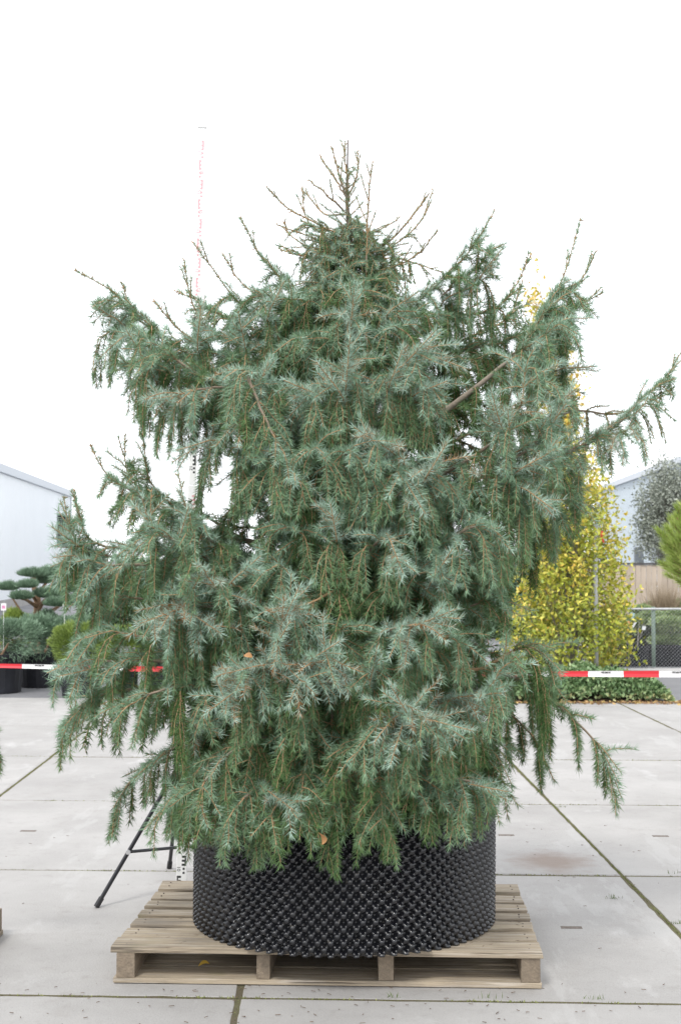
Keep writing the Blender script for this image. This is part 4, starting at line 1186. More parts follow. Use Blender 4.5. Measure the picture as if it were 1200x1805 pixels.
# ================================================================== BARRIER TAPE
def tape():
    Yt = 11.0
    posts = [(-3.6, 11.0), (4.3, 11.0)]
    M_red = mat("tape_red", (0.72, 0.035, 0.05), .45, var=.05)
    M_white = mat("tape_white", (0.83, 0.82, 0.82), .4, var=.03)
    root = empty("barrier_tape", (0, Yt, 0), 0, label="red and white barrier tape stretched across behind the spruce", cat="barrier tape")
    n = 31; seg = .27
    x = 4.28
    pr = [(984.5, 0)]
    def zat(x):
        t = (x + 3.6) / 7.9
        return .885 - .08 * t - .035 * math.sin(math.pi * t)
    def ha(x):
        t = (x + 3.6) / 7.9
        return .0165 + .009 * t + .002 * math.sin(x * 3)
    k = 0
    x = W(1160, 1186, Yt)[0] - 15 * .27 * 1.0
    x = W(1160, 1186, Yt)[0]
    xs = []
    i0 = -10
    edges = [W(1160, 1186, Yt)[0] + .27 * j for j in range(-22, 8)]
    for j in range(len(edges) - 1):
        a, b = max(edges[j], -3.6), min(edges[j + 1], 4.3)
        if b - a < .01: continue
        m = MB(); c = 5; v = []
        for i in range(c + 1):
            xx = a + (b - a) * i / c
            z = zat(xx); h = ha(xx); y = .012 * math.sin(xx * 2)
            v += [(xx, y - .004, z - h), (xx, y + .002, z), (xx, y - .002, z + h)]
        m.v = v + [(p[0], p[1] + .0012, p[2]) for p in v]
        o = 3 * (c + 1)
        for i in range(c):
            for e in (0, 1):
                m.f.append((i * 3 + e, i * 3 + 3 + e, i * 3 + 4 + e, i * 3 + 1 + e))
                m.f.append((o + i * 3 + e, o + i * 3 + 1 + e, o + i * 3 + 4 + e, o + i * 3 + 3 + e))
        red = (j - 21) % 2 == 0
        s = m.build("red_band" if red else "white_band", M_red if red else M_white, root)
        if not red:
            xx = a + .5 * (b - a); z = zat(xx) + ha(xx) * .55
            q = MB(); y = .012 * math.sin(xx * 2) - .008
            q.box(xx - .035, xx - .012, y, y + .001, z - .004, z + .004).box(xx - .008, xx + .014, y, y + .001, z - .006, z + .003).box(xx + .018, xx + .034, y, y + .001, z - .004, z + .004)
            q.build("print_mark", M_inkb, s)
    for x, y in posts:
        r = empty("barrier_post", (x, y, 0), 0, label="thin red post holding the barrier tape " + ("at the far left" if x < 0 else "at the far right"), cat="post")
        MB().tube([(0, .03, .03), (0, .03, .97)], .018, 10).build("pole", M_red, r)
        MB().lathe([(.15, .0), (.15, .02), (.04, .05), (.02, .09)], 16, 0, .03).build("foot", M_inkb, r)
tape()

# ================================================================== BACKGROUND PLANTS
M_yew = mat("shrub_needles", (0.08, 0.12, 0.06), .6, attr='tint', ramp_cols=[(0, (0.08, 0.135, 0.08)), (.6, (0.21, 0.32, 0.21)), (1, (0.36, 0.47, 0.34))])
M_pineN = mat("pine_needles", (0.1, 0.16, 0.05), .5, attr='tint', ramp_cols=[(0, (0.16, 0.23, 0.05)), (.6, (0.36, 0.47, 0.10)), (1, (0.52, 0.60, 0.20))])
M_nbark = mat("pine_bark", (0.30, 0.19, 0.12), .9, var=.3, scale=10, bump=.4, bscale=20)

def tub(name_parent, cx, cy, r, h, root, z0=0.0, handles=True):
    prof = [(r * .82, z0), (r * .86, z0 + .01), (r * .97, z0 + h - .05), (r * 1.03, z0 + h - .045), (r * 1.04, z0 + h), (r * .99, z0 + h), (r * .95, z0 + h - .06), (.001, z0 + h - .06)]
    b = MB().lathe([(.001, z0)] + prof, 28, cx, cy)
    # vertical ribs moulded in the wall
    for k in range(14):
        a = 2 * math.pi * k / 14
        x, y = cx + r * .9 * math.cos(a), cy + r * .9 * math.sin(a)
        b.tube([(cx + r * .845 * math.cos(a), cy + r * .845 * math.sin(a), z0 + .01), (cx + r * .965 * math.cos(a), cy + r * .965 * math.sin(a), z0 + h - .06)], .006, 5)
    return b.build("tub", M_potfar, root)

def shrub(loc, r, h, zc, m, label, group, tint=.5, n=7500, pot=(.3, .42), nlen=.07, lump=.26, boxy=1.0, cat="shrub"):
    root = empty("potted_shrub", loc, random.uniform(0, 6), label=label, cat=cat, group=group)
    tub("", 0, 0, pot[0], pot[1], root)
    D = rand_unit(n)
    D[:, 2] = np.abs(D[:, 2]) * RNG.choice([1, -1], n, p=[.72, .28])
    # lumps
    cs = rand_unit(46)
    dots = np.clip((D @ cs.T), 0, 1) ** 26
    lum = dots.max(1)
    rad = (1 - lump) + lump * lum + RNG.normal(0, .03, n)
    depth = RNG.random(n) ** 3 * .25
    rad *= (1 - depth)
    e = np.sign(D) * np.abs(D) ** (1 / boxy)
    P = e * rad[:, None] * np.array([r, r, h / 2]) + np.array([0, 0, zc])
    P[:, 2] = np.maximum(P[:, 2], pot[1] - .10)
    dd = norm(D + rand_unit(n) * .55 + np.array([0, 0, .35]))
    V, Q = leaves_np(P, dd, RNG.uniform(.6, 1.2, n) * nlen, np.full(n, nlen * .075))
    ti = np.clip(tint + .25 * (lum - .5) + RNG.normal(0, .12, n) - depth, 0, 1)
    link("foliage", np_mesh("foliage", V, Q, ti), m, root)
    st = MB()
    for k in range(5):
        a = k * 1.3
        st.tube([(.04 * math.cos(a), .04 * math.sin(a), pot[1] - .08), (r * .3 * math.cos(a), r * .3 * math.sin(a), zc - h * .1)], [.02, .012], 6)
    st.build("stems", M_nbark, root)
    return root

def depth_at(py): return CAM_H * FPX / (py - 984.5)

# left row of clipped shrubs in black tubs
GRP = "clipped shrubs in black tubs along the left of the yard"
def at_px(px, py_base):
    d = depth_at(py_base); p = W(px, py_base, d); return (p[0], p[1] + .0, -.03)
def S(px, pyb, rp, topy, mt, label, tint, potr, poth, **kw):
    l = at_px(px, pyb); d = l[1]; sc = d / FPX
    ztop = CAM_H - (topy - 984.5) * sc
    r = rp * sc
    zb = poth - .10
    shrub(l, r, (ztop - zb), (ztop + zb) / 2, mt, label, GRP, tint, pot=(potr, poth), **kw)
S(-8, 1215, 76, 1082, M_yew, "bushy dark green shrub in a black tub, cut off at the left edge", .45, .38, .50, boxy=1.5)
S(72, 1205, 62, 1080, M_yew, "dark green shrub in a black tub, second from the left edge", .38, .32, .46, boxy=1.4)
S(128, 1196, 56, 1083, M_yew, "pale bluish shrub in the row behind the tape, half hidden by the spruce", .55, .3, .44, boxy=1.4)
S(-130, 1215, 60, 1078, M_yew, "dark green shrub at the far left end of the row", .4, .38, .5, boxy=1.4)
S(138, 1224, 52, 1092, M_pineN, "yellowish green dwarf pine in a black tub peeping through the left spruce branches", .12, .22, .42, nlen=.07)
S(215, 1216, 40, 1100, M_pineN, "light green dwarf pine in a black tub behind the spruce", .2, .22, .42, nlen=.07)
S(295, 1215, 45, 1100, M_yew, "dark shrub in a tub right behind the spruce, left of its trunk", .4, .3, .44)

# cloud-pruned pine behind them
def cloud_pine(loc, pads, trunk, label, sc):
    root = empty("cloud_pruned_pine", loc, 0, label=label, cat="pine tree", group="cloud pruned pines behind the clipped shrubs")
    L = np.array(loc)
    for t in trunk:
        P = catmull([W(a, b, loc[1] + c) - L for a, b, c in t[0]], 14)
        MB().tube([tuple(p) for p in P], list(np.linspace(t[1], t[2], 14)), 7).build("trunk" if t[1] > .04 else "limb", M_nbark, root, smooth=True)
    for (px, py, dy, wp, hp) in pads:
        c = W(px, py, loc[1] + dy) - L
        s = (loc[1] + dy) / FPX
        n = int(3200 * wp / 40)
        D = rand_unit(n); lum = (np.clip(D @ rand_unit(12).T, 0, 1) ** 8).max(1)
        rad = .72 + .28 * lum + RNG.normal(0, .05, n)
        ax = np.array([wp * s, wp * s * .8, hp * s])
        P = D * rad[:, None] * ax
        P[:, 2] = np.where(P[:, 2] < 0, P[:, 2] * .45, P[:, 2])
        dd = norm(D * [.5, .5, .3] + np.array([0, 0, .7]) + rand_unit(n) * .35)
        V, Q = leaves_np(P + c, dd, RNG.uniform(.05, .10, n), np.full(n, .0048))
        ti = np.clip(.4 + .3 * D[:, 2] * 0 + RNG.normal(0, .15, n), 0, 1)
        link("foliage_pad", np_mesh("foliage_pad", V, Q, ti), M_yew, root)
Dp = 20.5
cl = W(66, 1085, Dp); cl[2] = -.03
cloud_pine(tuple(cl),
    [(58, 1014, 0, 24, 9), (16, 1038, -.2, 18, 8), (50, 1034, -.4, 17, 8), (38, 1054, -.5, 17, 8), (90, 1012, .3, 20, 9), (88, 1050, -.2, 26, 10), (102, 1066, -.4, 22, 9), (118, 1040, .4, 24, 11), (130, 1064, .2, 18, 10), (75, 1026, .2, 16, 9), (150, 1030, .2, 20, 10)],
    [([(67, 1190, 0), (66, 1100, 0), (67, 1060, 0), (62, 1040, 0), (60, 1018, 0)], .075, .03),
     ([(66, 1080, 0), (80, 1058, -.1), (96, 1056, -.15)], .035, .015), ([(66, 1070, 0), (48, 1058, -.3), (38, 1056, -.4)], .03, .012),
     ([(66, 1060, 0), (50, 1044, -.2), (20, 1044, -.2)], .03, .012), ([(66, 1050, 0), (80, 1030, .2), (90, 1018, .3)], .03, .012),
     ([(70, 1090, .1), (100, 1072, .2), (125, 1050, .3)], .03, .012), ([(40, 1100, .0), (38, 1080, -.1), (20, 1050, -.1)], .025, .012), ([(84, 1100, .0), (88, 1080, -.1), (104, 1068, -.1)], .03, .012)],
    "cloud pruned pine with flat green pads in front of the metal building", 1)
# low hedge foliage between tubs and pine, with plant labels
def tag_card(px, py, d, w, h, m, label, ink=None):
    p = W(px, py, d)
    root = empty("plant_label", (p[0], p[1], p[2] - .5), 0, label=label, cat="plant label", group="plant labels among the shrubs")
    MB().tube([(0, .004, 0), (0, .004, .5)], .003, 5).build("stake", M_staff, root)
    c = MB().box(-w / 2, w / 2, -.0015, .0015, .5, .5 + h).build("card", m, root)
    if ink: MB().box(-w * .32, w * .32, -.003, -.002, .5 + h * .25, .5 + h * .7).build("card_print", ink, c)
M_card = mat("label_card", (.8, .78, .78), .5, var=.03)
M_pink = mat("pink_print", (.62, .25, .42), .5, var=.2, scale=60)
tag_card(7, 1076, 18.2, .065, .09, M_card, "white plant label with a pink print above the leftmost shrub", M_pink)
tag_card(114, 1073, 18.6, .04, .06, M_card, "small white plant label beside the cloud pruned pine")
shr = [(30, 1195, 30, 1068, .75), (85, 1196, 26, 1072, .3), (-60, 1196, 40, 1070, .5)]
for i, (px, pb, rp, ty, ti) in enumerate(shr):
    S(px, pb, rp, ty, M_pineN if i == 0 else M_yew, ["light yellow green shrub peeking over the row under the cloud pruned pine", "low dark shrub right of the pine trunk behind the row", "dark shrub at the back of the row beyond the left edge"][i], ti * .5, .25, .4)

# small conifer beyond the left edge whose twig tip enters the picture
pc = np.array([-2.42, 5.95, .142])
cp = empty("potted_conifer", tuple(pc), 0, label="dark conifer twig poking in at the left edge above the cut-off pallet", cat="conifer")
tub("", 0, 0, .28, .4, cp)
for k in range(9):
    a = k * 2.4
    z = .45 + k * .06; rr = .42 - k * .03
    grow([pc + np.array([0, 0, z]), pc + np.array([math.cos(a) * rr * .6, math.sin(a) * rr * .6, z + .08]), pc + np.array([math.cos(a) * rr, math.sin(a) * rr, z + .07])], world=True, root=cp, origin=pc, hang=.12, gla=.1, r=.008, step=.07)
e_ = W(2, 1290, 6.2)
grow([pc + np.array([0, 0, .5]), (pc + np.array([0, 0, .55]) + e_) / 2 + np.array([0, 0, .02]), e_], world=True, root=cp, origin=pc, hang=.02, puff=0, tipfan=False, cover_top=.2, gla=.1, r=.005, step=.09)

# ---- standard pine at the right edge
def right_pine():
    Dd = 9.0
    c = W(1281, 962, Dd)
    root = empty("garden_pine", (c[0] + .35, c[1], 0), 0, label="bright green pine with bristling needle tips at the right edge", cat="pine tree")
    o = np.array([c[0] + .35, c[1], 0]); cc = c + np.array([.02, 0, 0])
    tub("", 0, 0, .3, .4, root)
    MB().tube([(0, 0, .3), (-.1, 0, 1.0), tuple(cc - o + [0, 0, .1])], [.03, .025, .015], 8).build("trunk", M_nbark, root, smooth=True)
    polys = []
    n = 230
    D = rand_unit(n)
    rx, rz = .44, .36
    lb = Limb()
    for i in range(n):
        d = D[i]
        tip = cc + d * np.array([rx, rx, rz]) * random.uniform(.86, 1.05)
        b = tip - (d * .09 + np.array([0, 0, .08]))
        P = np.linspace(b, tip, 4); P[1:3, :2] += RNG.normal(0, .003, (2, 2))
        polys.append(P)
    P = np.array(polys)
    ref = norm(np.cross(P[:, -1] - P[:, 0], RNG.normal(size=(n, 3))))
    V, Q, t = needle_cloud(P, np.full(n, 1500.0), np.full(n, .062), RNG.uniform(.3, .9, n), ref, width=.0013, ang=33, upb=.3)
    link("needles", np_mesh("needles", V - o, Q, t), M_pineN, root)
    V, q = polylines_tubes(P, np.tile(np.array([[.004, .004, .004, .005]]), (n, 1)), ref, 4)
    link("shoots", np_mesh("shoots", V - o, q), M_nbark, root, kind="stuff")
    m = MB()
    for i in range(0, n, 4):
        m.tube([tuple(cc - o), tuple(P[i][0] - o)], [.012, .005], 5)
    m.build("branches", M_nbark, root)
right_pine()

# ---- yellow hornbeam column
M_hleaf = mat("hornbeam_leaf", (0.4, 0.3, 0.05), .5, attr='tint', ramp_cols=[(0, (0.21, 0.28, 0.05)), (.35, (0.36, 0.40, 0.04)), (.7, (0.66, 0.56, 0.10)), (1, (0.78, 0.50, 0.09))])
M_gbark = mat("grey_bark", (0.25, 0.23, 0.20), .9, var=.2, scale=20)
def leafy(root, loc, profile, n, lsize, tintf, m, stems=26, name="foliage", sparse=0.0, clump=.10, ncl=420):
    """profile: list of (z, rx, xoff)"""
    z = np.array([p[0] for p in profile]); rx = np.array([p[1] for p in profile]); xo = np.array([p[2] for p in profile])
    # clump centres on ascending shoots
    w = np.interp(np.linspace(z[0], z[-1], 400), z, rx); w = w ** 1.3 + 1e-3
    zc = np.random.default_rng(3).choice(np.linspace(z[0], z[-1], 400), ncl, p=w / w.sum())
    a = RNG.random(ncl) * 2 * np.pi; q = np.sqrt(RNG.random(ncl)) * 1.0
    r = np.interp(zc, z, rx)
    C = np.stack([np.interp(zc, z, xo) + r * q * np.cos(a), r * q * np.sin(a), zc], 1)
    ci = RNG.integers(0, ncl, n)
    P = C[ci] + RNG.normal(0, 1, (n, 3)) * np.array([clump, clump, clump * 1.5])
    D = norm(rand_unit(n) + np.array([0, 0, .25]))
    V, Q = leaves_np(P, D, RNG.uniform(.7, 1.2, n) * lsize, RNG.uniform(.2, .3, n) * lsize, fold=.05)
    ti = np.clip(tintf(P) + RNG.normal(0, .16, n) + np.random.default_rng(5).normal(0, .13, ncl)[ci], 0, 1)
    link(name, np_mesh(name, V, Q, ti), m, root)
    b = MB()
    for i in range(0, ncl, max(1, ncl // 150)):
        c = C[i]; zb = max(.1, c[2] - .9 - .3 * random.random())
        b.tube([(np.interp(zb, z, xo) * .8, 0, zb), tuple(c * [.7, .7, 1] - [0, 0, .25]), tuple(c)], [.008, .005, .0025], 4, cap=False)
    b.build("twigs", M_gbark, root)

Dh = 20.0
lh = W(1005, 1180, Dh); lh[2] = -.03
hb = empty("hornbeam", tuple(lh), 0, label="columnar hornbeam in yellow and green autumn leaf right of the spruce", cat="hornbeam tree")
s_ = Dh / FPX
def ztop(py, D=Dh): return CAM_H - (py - 984.5) * D / FPX
leafy(hb, lh, [(ztop(1185), .75, 0), (ztop(1150), .88, 0), (ztop(1080), .86, 0.02), (ztop(1000), .74, .05), (ztop(920), .62, .08), (ztop(850), .48, .06), (ztop(790), .32, .02)], 15500, .075,
      lambda P: np.clip(.30 + .10 * (P[:, 2] - 0.6) + .12 * np.abs(P[:, 0]), 0, .9), M_hleaf, ncl=520, clump=.085)
MB().tube([(0, 0, 0), (0.02, 0, 1.2), (0, 0, 3.4)], [.05, .04, .01], 8).build("trunk", M_gbark, hb, smooth=True)
# taller more golden one behind
D2 = 23.0
l2 = W(985, 1170, D2); l2[2] = -.03
h2 = empty("hornbeam", tuple(l2), 0, label="taller golden yellow hornbeam rising behind the upper right spruce branches", cat="hornbeam tree")
leafy(h2, l2, [(ztop(1100, D2), .3, 0), (ztop(900, D2), .36, 0), (ztop(760, D2), .33, -.0), (ztop(660, D2), .30, 0.0), (ztop(560, D2), .24, -.2), (ztop(470, D2), .10, -.35)], 6500, .085,
      lambda P: np.full(len(P), .78), M_hleaf, ncl=210, clump=.08)
MB().tube([(0, 0, 0), (0.02, 0, 2.2), (-.1, 0, 4.8)], [.05, .04, .01], 8).build("trunk", M_gbark, h2, smooth=True)

# clipped hedge far behind the spruce
hx0 = W(150, 1060, 31.0)[0]; hx1 = W(1030, 1060, 31.0)[0]
hg = empty("clipped_hedge", ((hx0 + hx1) / 2, 31, -.03), 0, label="long clipped green hedge far behind the spruce, seen only through its gaps", cat="hedge")
n = 14000
P = np.stack([RNG.uniform(hx0, hx1, n) - (hx0 + hx1) / 2, RNG.uniform(-.4, .4, n), 1.75 * RNG.random(n) ** .8], 1)
P[:n // 2, 1] = -.4 + np.abs(RNG.normal(0, .05, n // 2))
P[:, 1] += .06 * np.sin(P[:, 0] * 3) ; P[:, 2] *= 1 + .06 * np.sin(P[:, 0] * 2.1)
V, Q = leaves_np(P, norm(rand_unit(n) + [0, -.5, .5]), RNG.uniform(.08, .15, n), np.full(n, .03))
link("hedge_leaves", np_mesh("hedge_leaves", V, Q, RNG.uniform(.1, .8, n)), M_yew, hg, kind="stuff")
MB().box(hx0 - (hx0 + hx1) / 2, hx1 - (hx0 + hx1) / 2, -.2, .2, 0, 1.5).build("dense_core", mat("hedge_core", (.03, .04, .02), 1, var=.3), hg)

# grey pole
M_galv = mat("galvanised_steel", (0.50, 0.51, 0.52), .45, metallic=.3, var=.12, scale=6)
pp = W(1050, 1178, 21.0)
pr = empty("steel_pole", (pp[0], 19.62, -.03), 0, label="thin grey steel pole standing in the hornbeam leaves", cat="pole")
px_ = W(1050, 1178, 19.62)[0]; pr.location.x = px_
MB().tube([(0, 0, 0), (0, 0, 2.15)], .032, 12).build("shaft", M_galv, pr, smooth=True)
MB().tube([(0, 0, 2.15), (0, 0, 2.18)], .036, 12).build("cap", M_galv, pr)
rt = W(1060, 935, 19.5)
MB().tube([(0, 0, 0), (.0, 0, -.08), (.02, 0, -.17)], [.018, .02, .012], 6).build("red_ribbon", mat("ribbon_red", (.6, .06, .04), .5, var=.1), None, label="red ribbon dangling in the hornbeam beside the steel pole", cat="ribbon").location = tuple(rt)

# ---- ivy bed
def ivy():
    d0 = depth_at(1237)
    xa = W(860, 1237, d0)[0]; xb = W(1188, 1237, d0)[0]
    root = empty("ivy_bed", ((xa + xb) / 2, d0 + .5, 0), 0, label="low bed of variegated green ivy under the barrier tape at right", cat="ivy")
    n = 15000
    t = RNG.random(n); y = RNG.random(n)
    X = xa + (xb - xa) * t
    hgt = .33 * np.clip((1 - t) * 5.0, 0, 1) ** .6 * np.clip(y * 7 + .25, 0, 1) ** .7
    hgt *= 1 + .12 * np.sin(X * 7) + .1 * np.sin(X * 17 + 1)
    Z = hgt * RNG.random(n) ** .35
    Yv = d0 + y * 1.1 - .05 + np.clip((t - .8) * 2, 0, 1) * .15
    o = np.array(root.location)
    P = np.stack([X, Yv, Z], 1) - o
    D = norm(rand_unit(n) + np.array([0, -.6, .35]))
    V, Q = leaves_np(P, D, RNG.uniform(.04, .075, n), RNG.uniform(.014, .026, n), .1)
    ti = np.clip(RNG.normal(.45, .2, n) + np.where((Z < .09) & (y < .2), .35, 0), 0, 1)
    M = mat("ivy_leaf", (0.1, 0.15, .06), .45, attr='tint', ramp_cols=[(0, (0.06, 0.11, 0.04)), (.45, (0.17, 0.28, 0.12)), (.8, (0.36, 0.45, 0.22)), (1, (0.58, 0.55, 0.28))])
    link("ivy_leaves", np_mesh("ivy_leaves", V, Q, ti), M, root, kind="stuff")
    s = MB().box(xa - .1 - o[0], xb - .25 - o[0], -.45, .55, -.03, .03); s.build("bed_soil", M_soil, root)
    k = 700
    X = RNG.uniform(xa, xb + .35, k); Yv = d0 - np.abs(RNG.normal(0, .10, k)) - .02
    D = norm(np.stack([RNG.normal(0, 1, k), RNG.normal(0, 1, k), np.abs(RNG.normal(0, .25, k))], 1))
    V, Q = leaves_np(np.stack([X, Yv, np.full(k, .008)], 1), D, RNG.uniform(.03, .06, k), RNG.uniform(.01, .018, k), .1)
    link("leaf_litter", np_mesh("leaf_litter", V, Q, RNG.uniform(0, 1, k)), mat("litter_leaf", (.35, .2, .08), .8, attr='tint', ramp_cols=[(0, (.16, .09, .05)), (.6, (.40, .25, .12)), (1, (.6, .45, .15))]),
         kind="stuff", label="brown and yellow fallen leaves along the foot of the ivy bed", cat="leaf litter")
ivy()

# ---- chain link fence
def chain_fence():
    Yf = 21.6
    xa = W(1062, 1175, Yf)[0]; xb = W(1300, 1175, Yf)[0]
    zt = ztop(1073, Yf)
    root = empty("chain_link_fence", (xa, Yf, 0), 0, label="low green chain link fence with a grey top rail at right", cat="fence")
    M_g = mat("green_post", (0.20, 0.27, 0.22), .5, var=.1)
    MB().tube([(0, 0, zt), (xb - xa, 0, zt)], .016, 8).build("top_rail", M_galv, root)
    MB().tube([(0, 0, .05), (xb - xa, 0, .05)], .004, 5).build("bottom_wire", M_galv, root)
    for px in (1064, 1152, 1240, 1299):
        x = W(px, 1175, Yf)[0] - xa
        p = MB().tube([(x, .03, -.03), (x, .03, zt + .03)], .030, 10).build("fence_post", M_g, root, smooth=True)
    w = MB(); s = .055; L = xb - xa; x = -zt
    r = .0011
    def wire(a, b):
        n = len(w.v)
        for (x, z) in (a, b):
            w.v.extend([(x - r, -.004, z), (x + r, -.004, z), (x, .001, z + r)])
        w.f.extend([(n, n + 1, n + 4, n + 3), (n + 1, n + 2, n + 5, n + 4), (n + 2, n, n + 3, n + 5)])
    x = -zt
    while x < L:
        for sg in (1, -1):
            a0 = max(x, 0); b0 = min(x + zt, L)
            if b0 > a0:
                if sg > 0: wire((a0, a0 - x + .0), (b0, b0 - x))
                else: wire((a0, zt - (a0 - x)), (b0, zt - (b0 - x)))
        x += s
    w.build("wire_mesh", M_galv, root, kind="stuff")
chain_fence()
# kerb strip under the fence
kb = MB(); kx = W(1040, 1180, 21.2)[0]
kb.box(kx, kx + 5, 20.9, 21.3, -.03, .06).build("kerb", mat("kerb_stone", (.42, .41, .40), .9, var=.1), None, kind="structure")

# ---- tubs with layered low shrubs behind the fence
GR2 = "layered shrubs in tubs behind the chain link fence"
def layered(px, D, wpx, levels, potr, label):
    p = W(px, 1100, D); root = empty("layered_shrub", (p[0], D, -.03), 0, label=label, cat="shrub", group=GR2)
    tub("", 0, 0, potr * .9, .36, root)
    s = D / FPX
    o = np.array([p[0], D, -.03])
    for (dx, py, wp, hp) in levels:
        c = W(px + dx, py, D + random.uniform(-.2, .2)) - o
        n = 2400
        Dn = rand_unit(n); P = Dn * (.85 + RNG.normal(0, .1, (n, 1))) * np.array([wp * s * 1.1, wp * s * .9, hp * s * 1.25])
        dd = norm(Dn + rand_unit(n) * .6 + np.array([0, 0, .5]))
        V, Q = leaves_np(P + c, dd, RNG.uniform(.05, .09, n), np.full(n, .013))
        link("foliage_layer", np_mesh("foliage_layer", V, Q, np.clip(RNG.normal(.55, .22, n), 0, 1)), M_yew2, root)
        MB().tube([(0, 0, .35), (c[0] * .5, c[1] * .5, c[2] * .7), tuple(c)], [.02, .012, .008], 5).build("stem", M_gbark, root)
M_yew2 = mat("layered_needles", (0.08, 0.12, 0.06), .6, attr='tint', ramp_cols=[(0, (0.11, 0.18, 0.07)), (.6, (0.30, 0.40, 0.18)), (1, (0.48, 0.54, 0.27))])
layered(1078, 22.9, 40, [(-8, 1128, 26, 9), (8, 1112, 26, 8), (0, 1098, 20, 7)], .42, "layered shrub in a tub half hidden by the hornbeam")
layered(1135, 23.3, 44, [(-14, 1124, 26, 8), (18, 1112, 24, 8), (-12, 1098, 24, 7), (12, 1088, 20, 6), (-6, 1078, 16, 5)], .45, "layered shrub in a tub left of the green fence post")
layered(1183, 22.9, 40, [(-8, 1130, 28, 8), (10, 1116, 28, 8), (-4, 1100, 28, 7), (8, 1086, 22, 6)], .45, "layered shrub in a tub right of the green fence post")
layered(1250, 22.9, 40, [(-8, 1128, 28, 8), (10, 1112, 28, 8), (0, 1094, 26, 7)], .45, "layered shrub in a tub beyond the right edge")
# sapling with coloured tags in its tub
sp = W(1122, 1148, 22.15); so = np.array([sp[0], 22.15, -.03])
sr = empty("potted_sapling", tuple(so), 0, label="thin bare sapling in a black tub with coloured tags just behind the fence", cat="sapling")
tub("", 0, 0, .19, .36, sr)
for (a, b, c, r0) in (((0, 1150), (2, 1118), (4, 1095), .014), ((0, 1148), (-12, 1138), (-20, 1130), .010), ((2, 1130), (10, 1112), (12, 1100), .007)):
    P = [W(1122 + q[0], q[1], 22.15) - so for q in (a, b, c)]
    MB().tube([tuple(p) for p in catmull(P, 8)], list(np.linspace(r0, .005, 8)), 6).build("stem", M_gbark, sr, smooth=True)
for (px, py, w, h, colr, nm, rz) in ((1113, 1085, .07, .09, (.30, .50, .60), "pale blue tag hanging on the sapling", .3), (1108, 1099, .035, .08, (.75, .35, .12), "orange tag hanging on the sapling", -.4), (1117, 1101, .03, .10, (.8, .8, .8), "narrow white tag hanging on the sapling", .6), (1134, 1107, .06, .06, (.8, .82, .82), "square white tag right of the sapling", .2)):
    p = W(px, py, 22.05)
    t = MB().box(-w / 2, w / 2, -.0015, .0015, -h / 2, h / 2).build("plant_tag", mat("tag_" + nm.split()[0] + nm.split()[1], colr, .5, var=.08), None, label=nm, cat="tag", group="coloured tags on the sapling")
    t.location = tuple(p); t.rotation_euler = (0, rz, .2)

# ---- wooden board fence
def board_fence():
    Yf = 31.0
    xa = W(1035, 1000, Yf)[0]; xb = W(1290, 1000, Yf)[0]; zt = ztop(996, Yf)
    root = empty("board_fence", (xa, Yf, 0), 0, label="beige wooden board fence with dark cap in front of the grey hall", cat="fence")
    M_b = mat("fence_board", (0.50, 0.42, 0.34), .9, scale=4, col2=(.40, .33, .26), stretch=(6, 6, .6), objvar=.10)
    w = .115; n = int((xb - xa) / w)
    me = [MB().box(0, w - .008, 0, .02, 0.02, zt, .002).mesh("fence_board") for _ in range(3)]
    for m_ in me: m_.materials.append(M_b)
    for i in range(n):
        o = bpy.data.objects.new("fence_board", random.choice(me)); COL.objects.link(o); o.parent = root
        o.location = (i * w, -.014 * (i % 2), random.uniform(-.004, .004))
    MB().box(-.02, xb - xa, -.03, .06, zt + .008, zt + .05).build("cap_rail", mat("dark_cap", (.07, .065, .065), .7, var=.2), root)
    MB().box(0, xb - xa, .0215, .05, .3, .38).box(0, xb - xa, .0215, .05, 1.1, 1.18).build("back_rail", M_b, root)
board_fence()

# ornamental grass in front of it
gp = W(1170, 1075, 27.0); go = np.array([gp[0], 27.0, -.03])
gr_ = empty("ornamental_grass", tuple(go), 0, label="brown tuft of dried ornamental grass in front of the board fence", cat="ornamental grass")
n = 1300
P = np.stack([RNG.normal(0, .10, n), RNG.normal(0, .1, n), np.full(n, .5)], 1)
D = norm(np.stack([RNG.normal(0, .36, n), RNG.normal(0, .36, n), np.ones(n)], 1))
V, Q = leaves_np(P, D, RNG.uniform(.3, .85, n), np.full(n, .0035), .06)
link("grass_blades", np_mesh("grass_blades", V, Q, RNG.random(n)), mat("dry_grass", (.3, .22, .14), .9, attr='tint', ramp_cols=[(0, (.20, .15, .09)), (1, (.40, .32, .22))]), gr_, kind="stuff")
tub("", 0, 0, .3, .55, gr_)
for (px, dd, wpx, py, lab) in ((1143, 28.5, 16, 1062, "dark round bush left of the dried grass before the board fence"), (1196, 28.2, 16, 1058, "dark round bush right of the dried grass before the board fence")):
    s_ = dd / FPX; c = W(px, py, dd); zt_ = c[2]
    shrub((c[0], dd, -.03), wpx * s_, zt_ - .3, (zt_ + .35) / 2, M_yew2, lab, "round bushes before the board fence", .25, n=5000, nlen=.07, cat="bush")

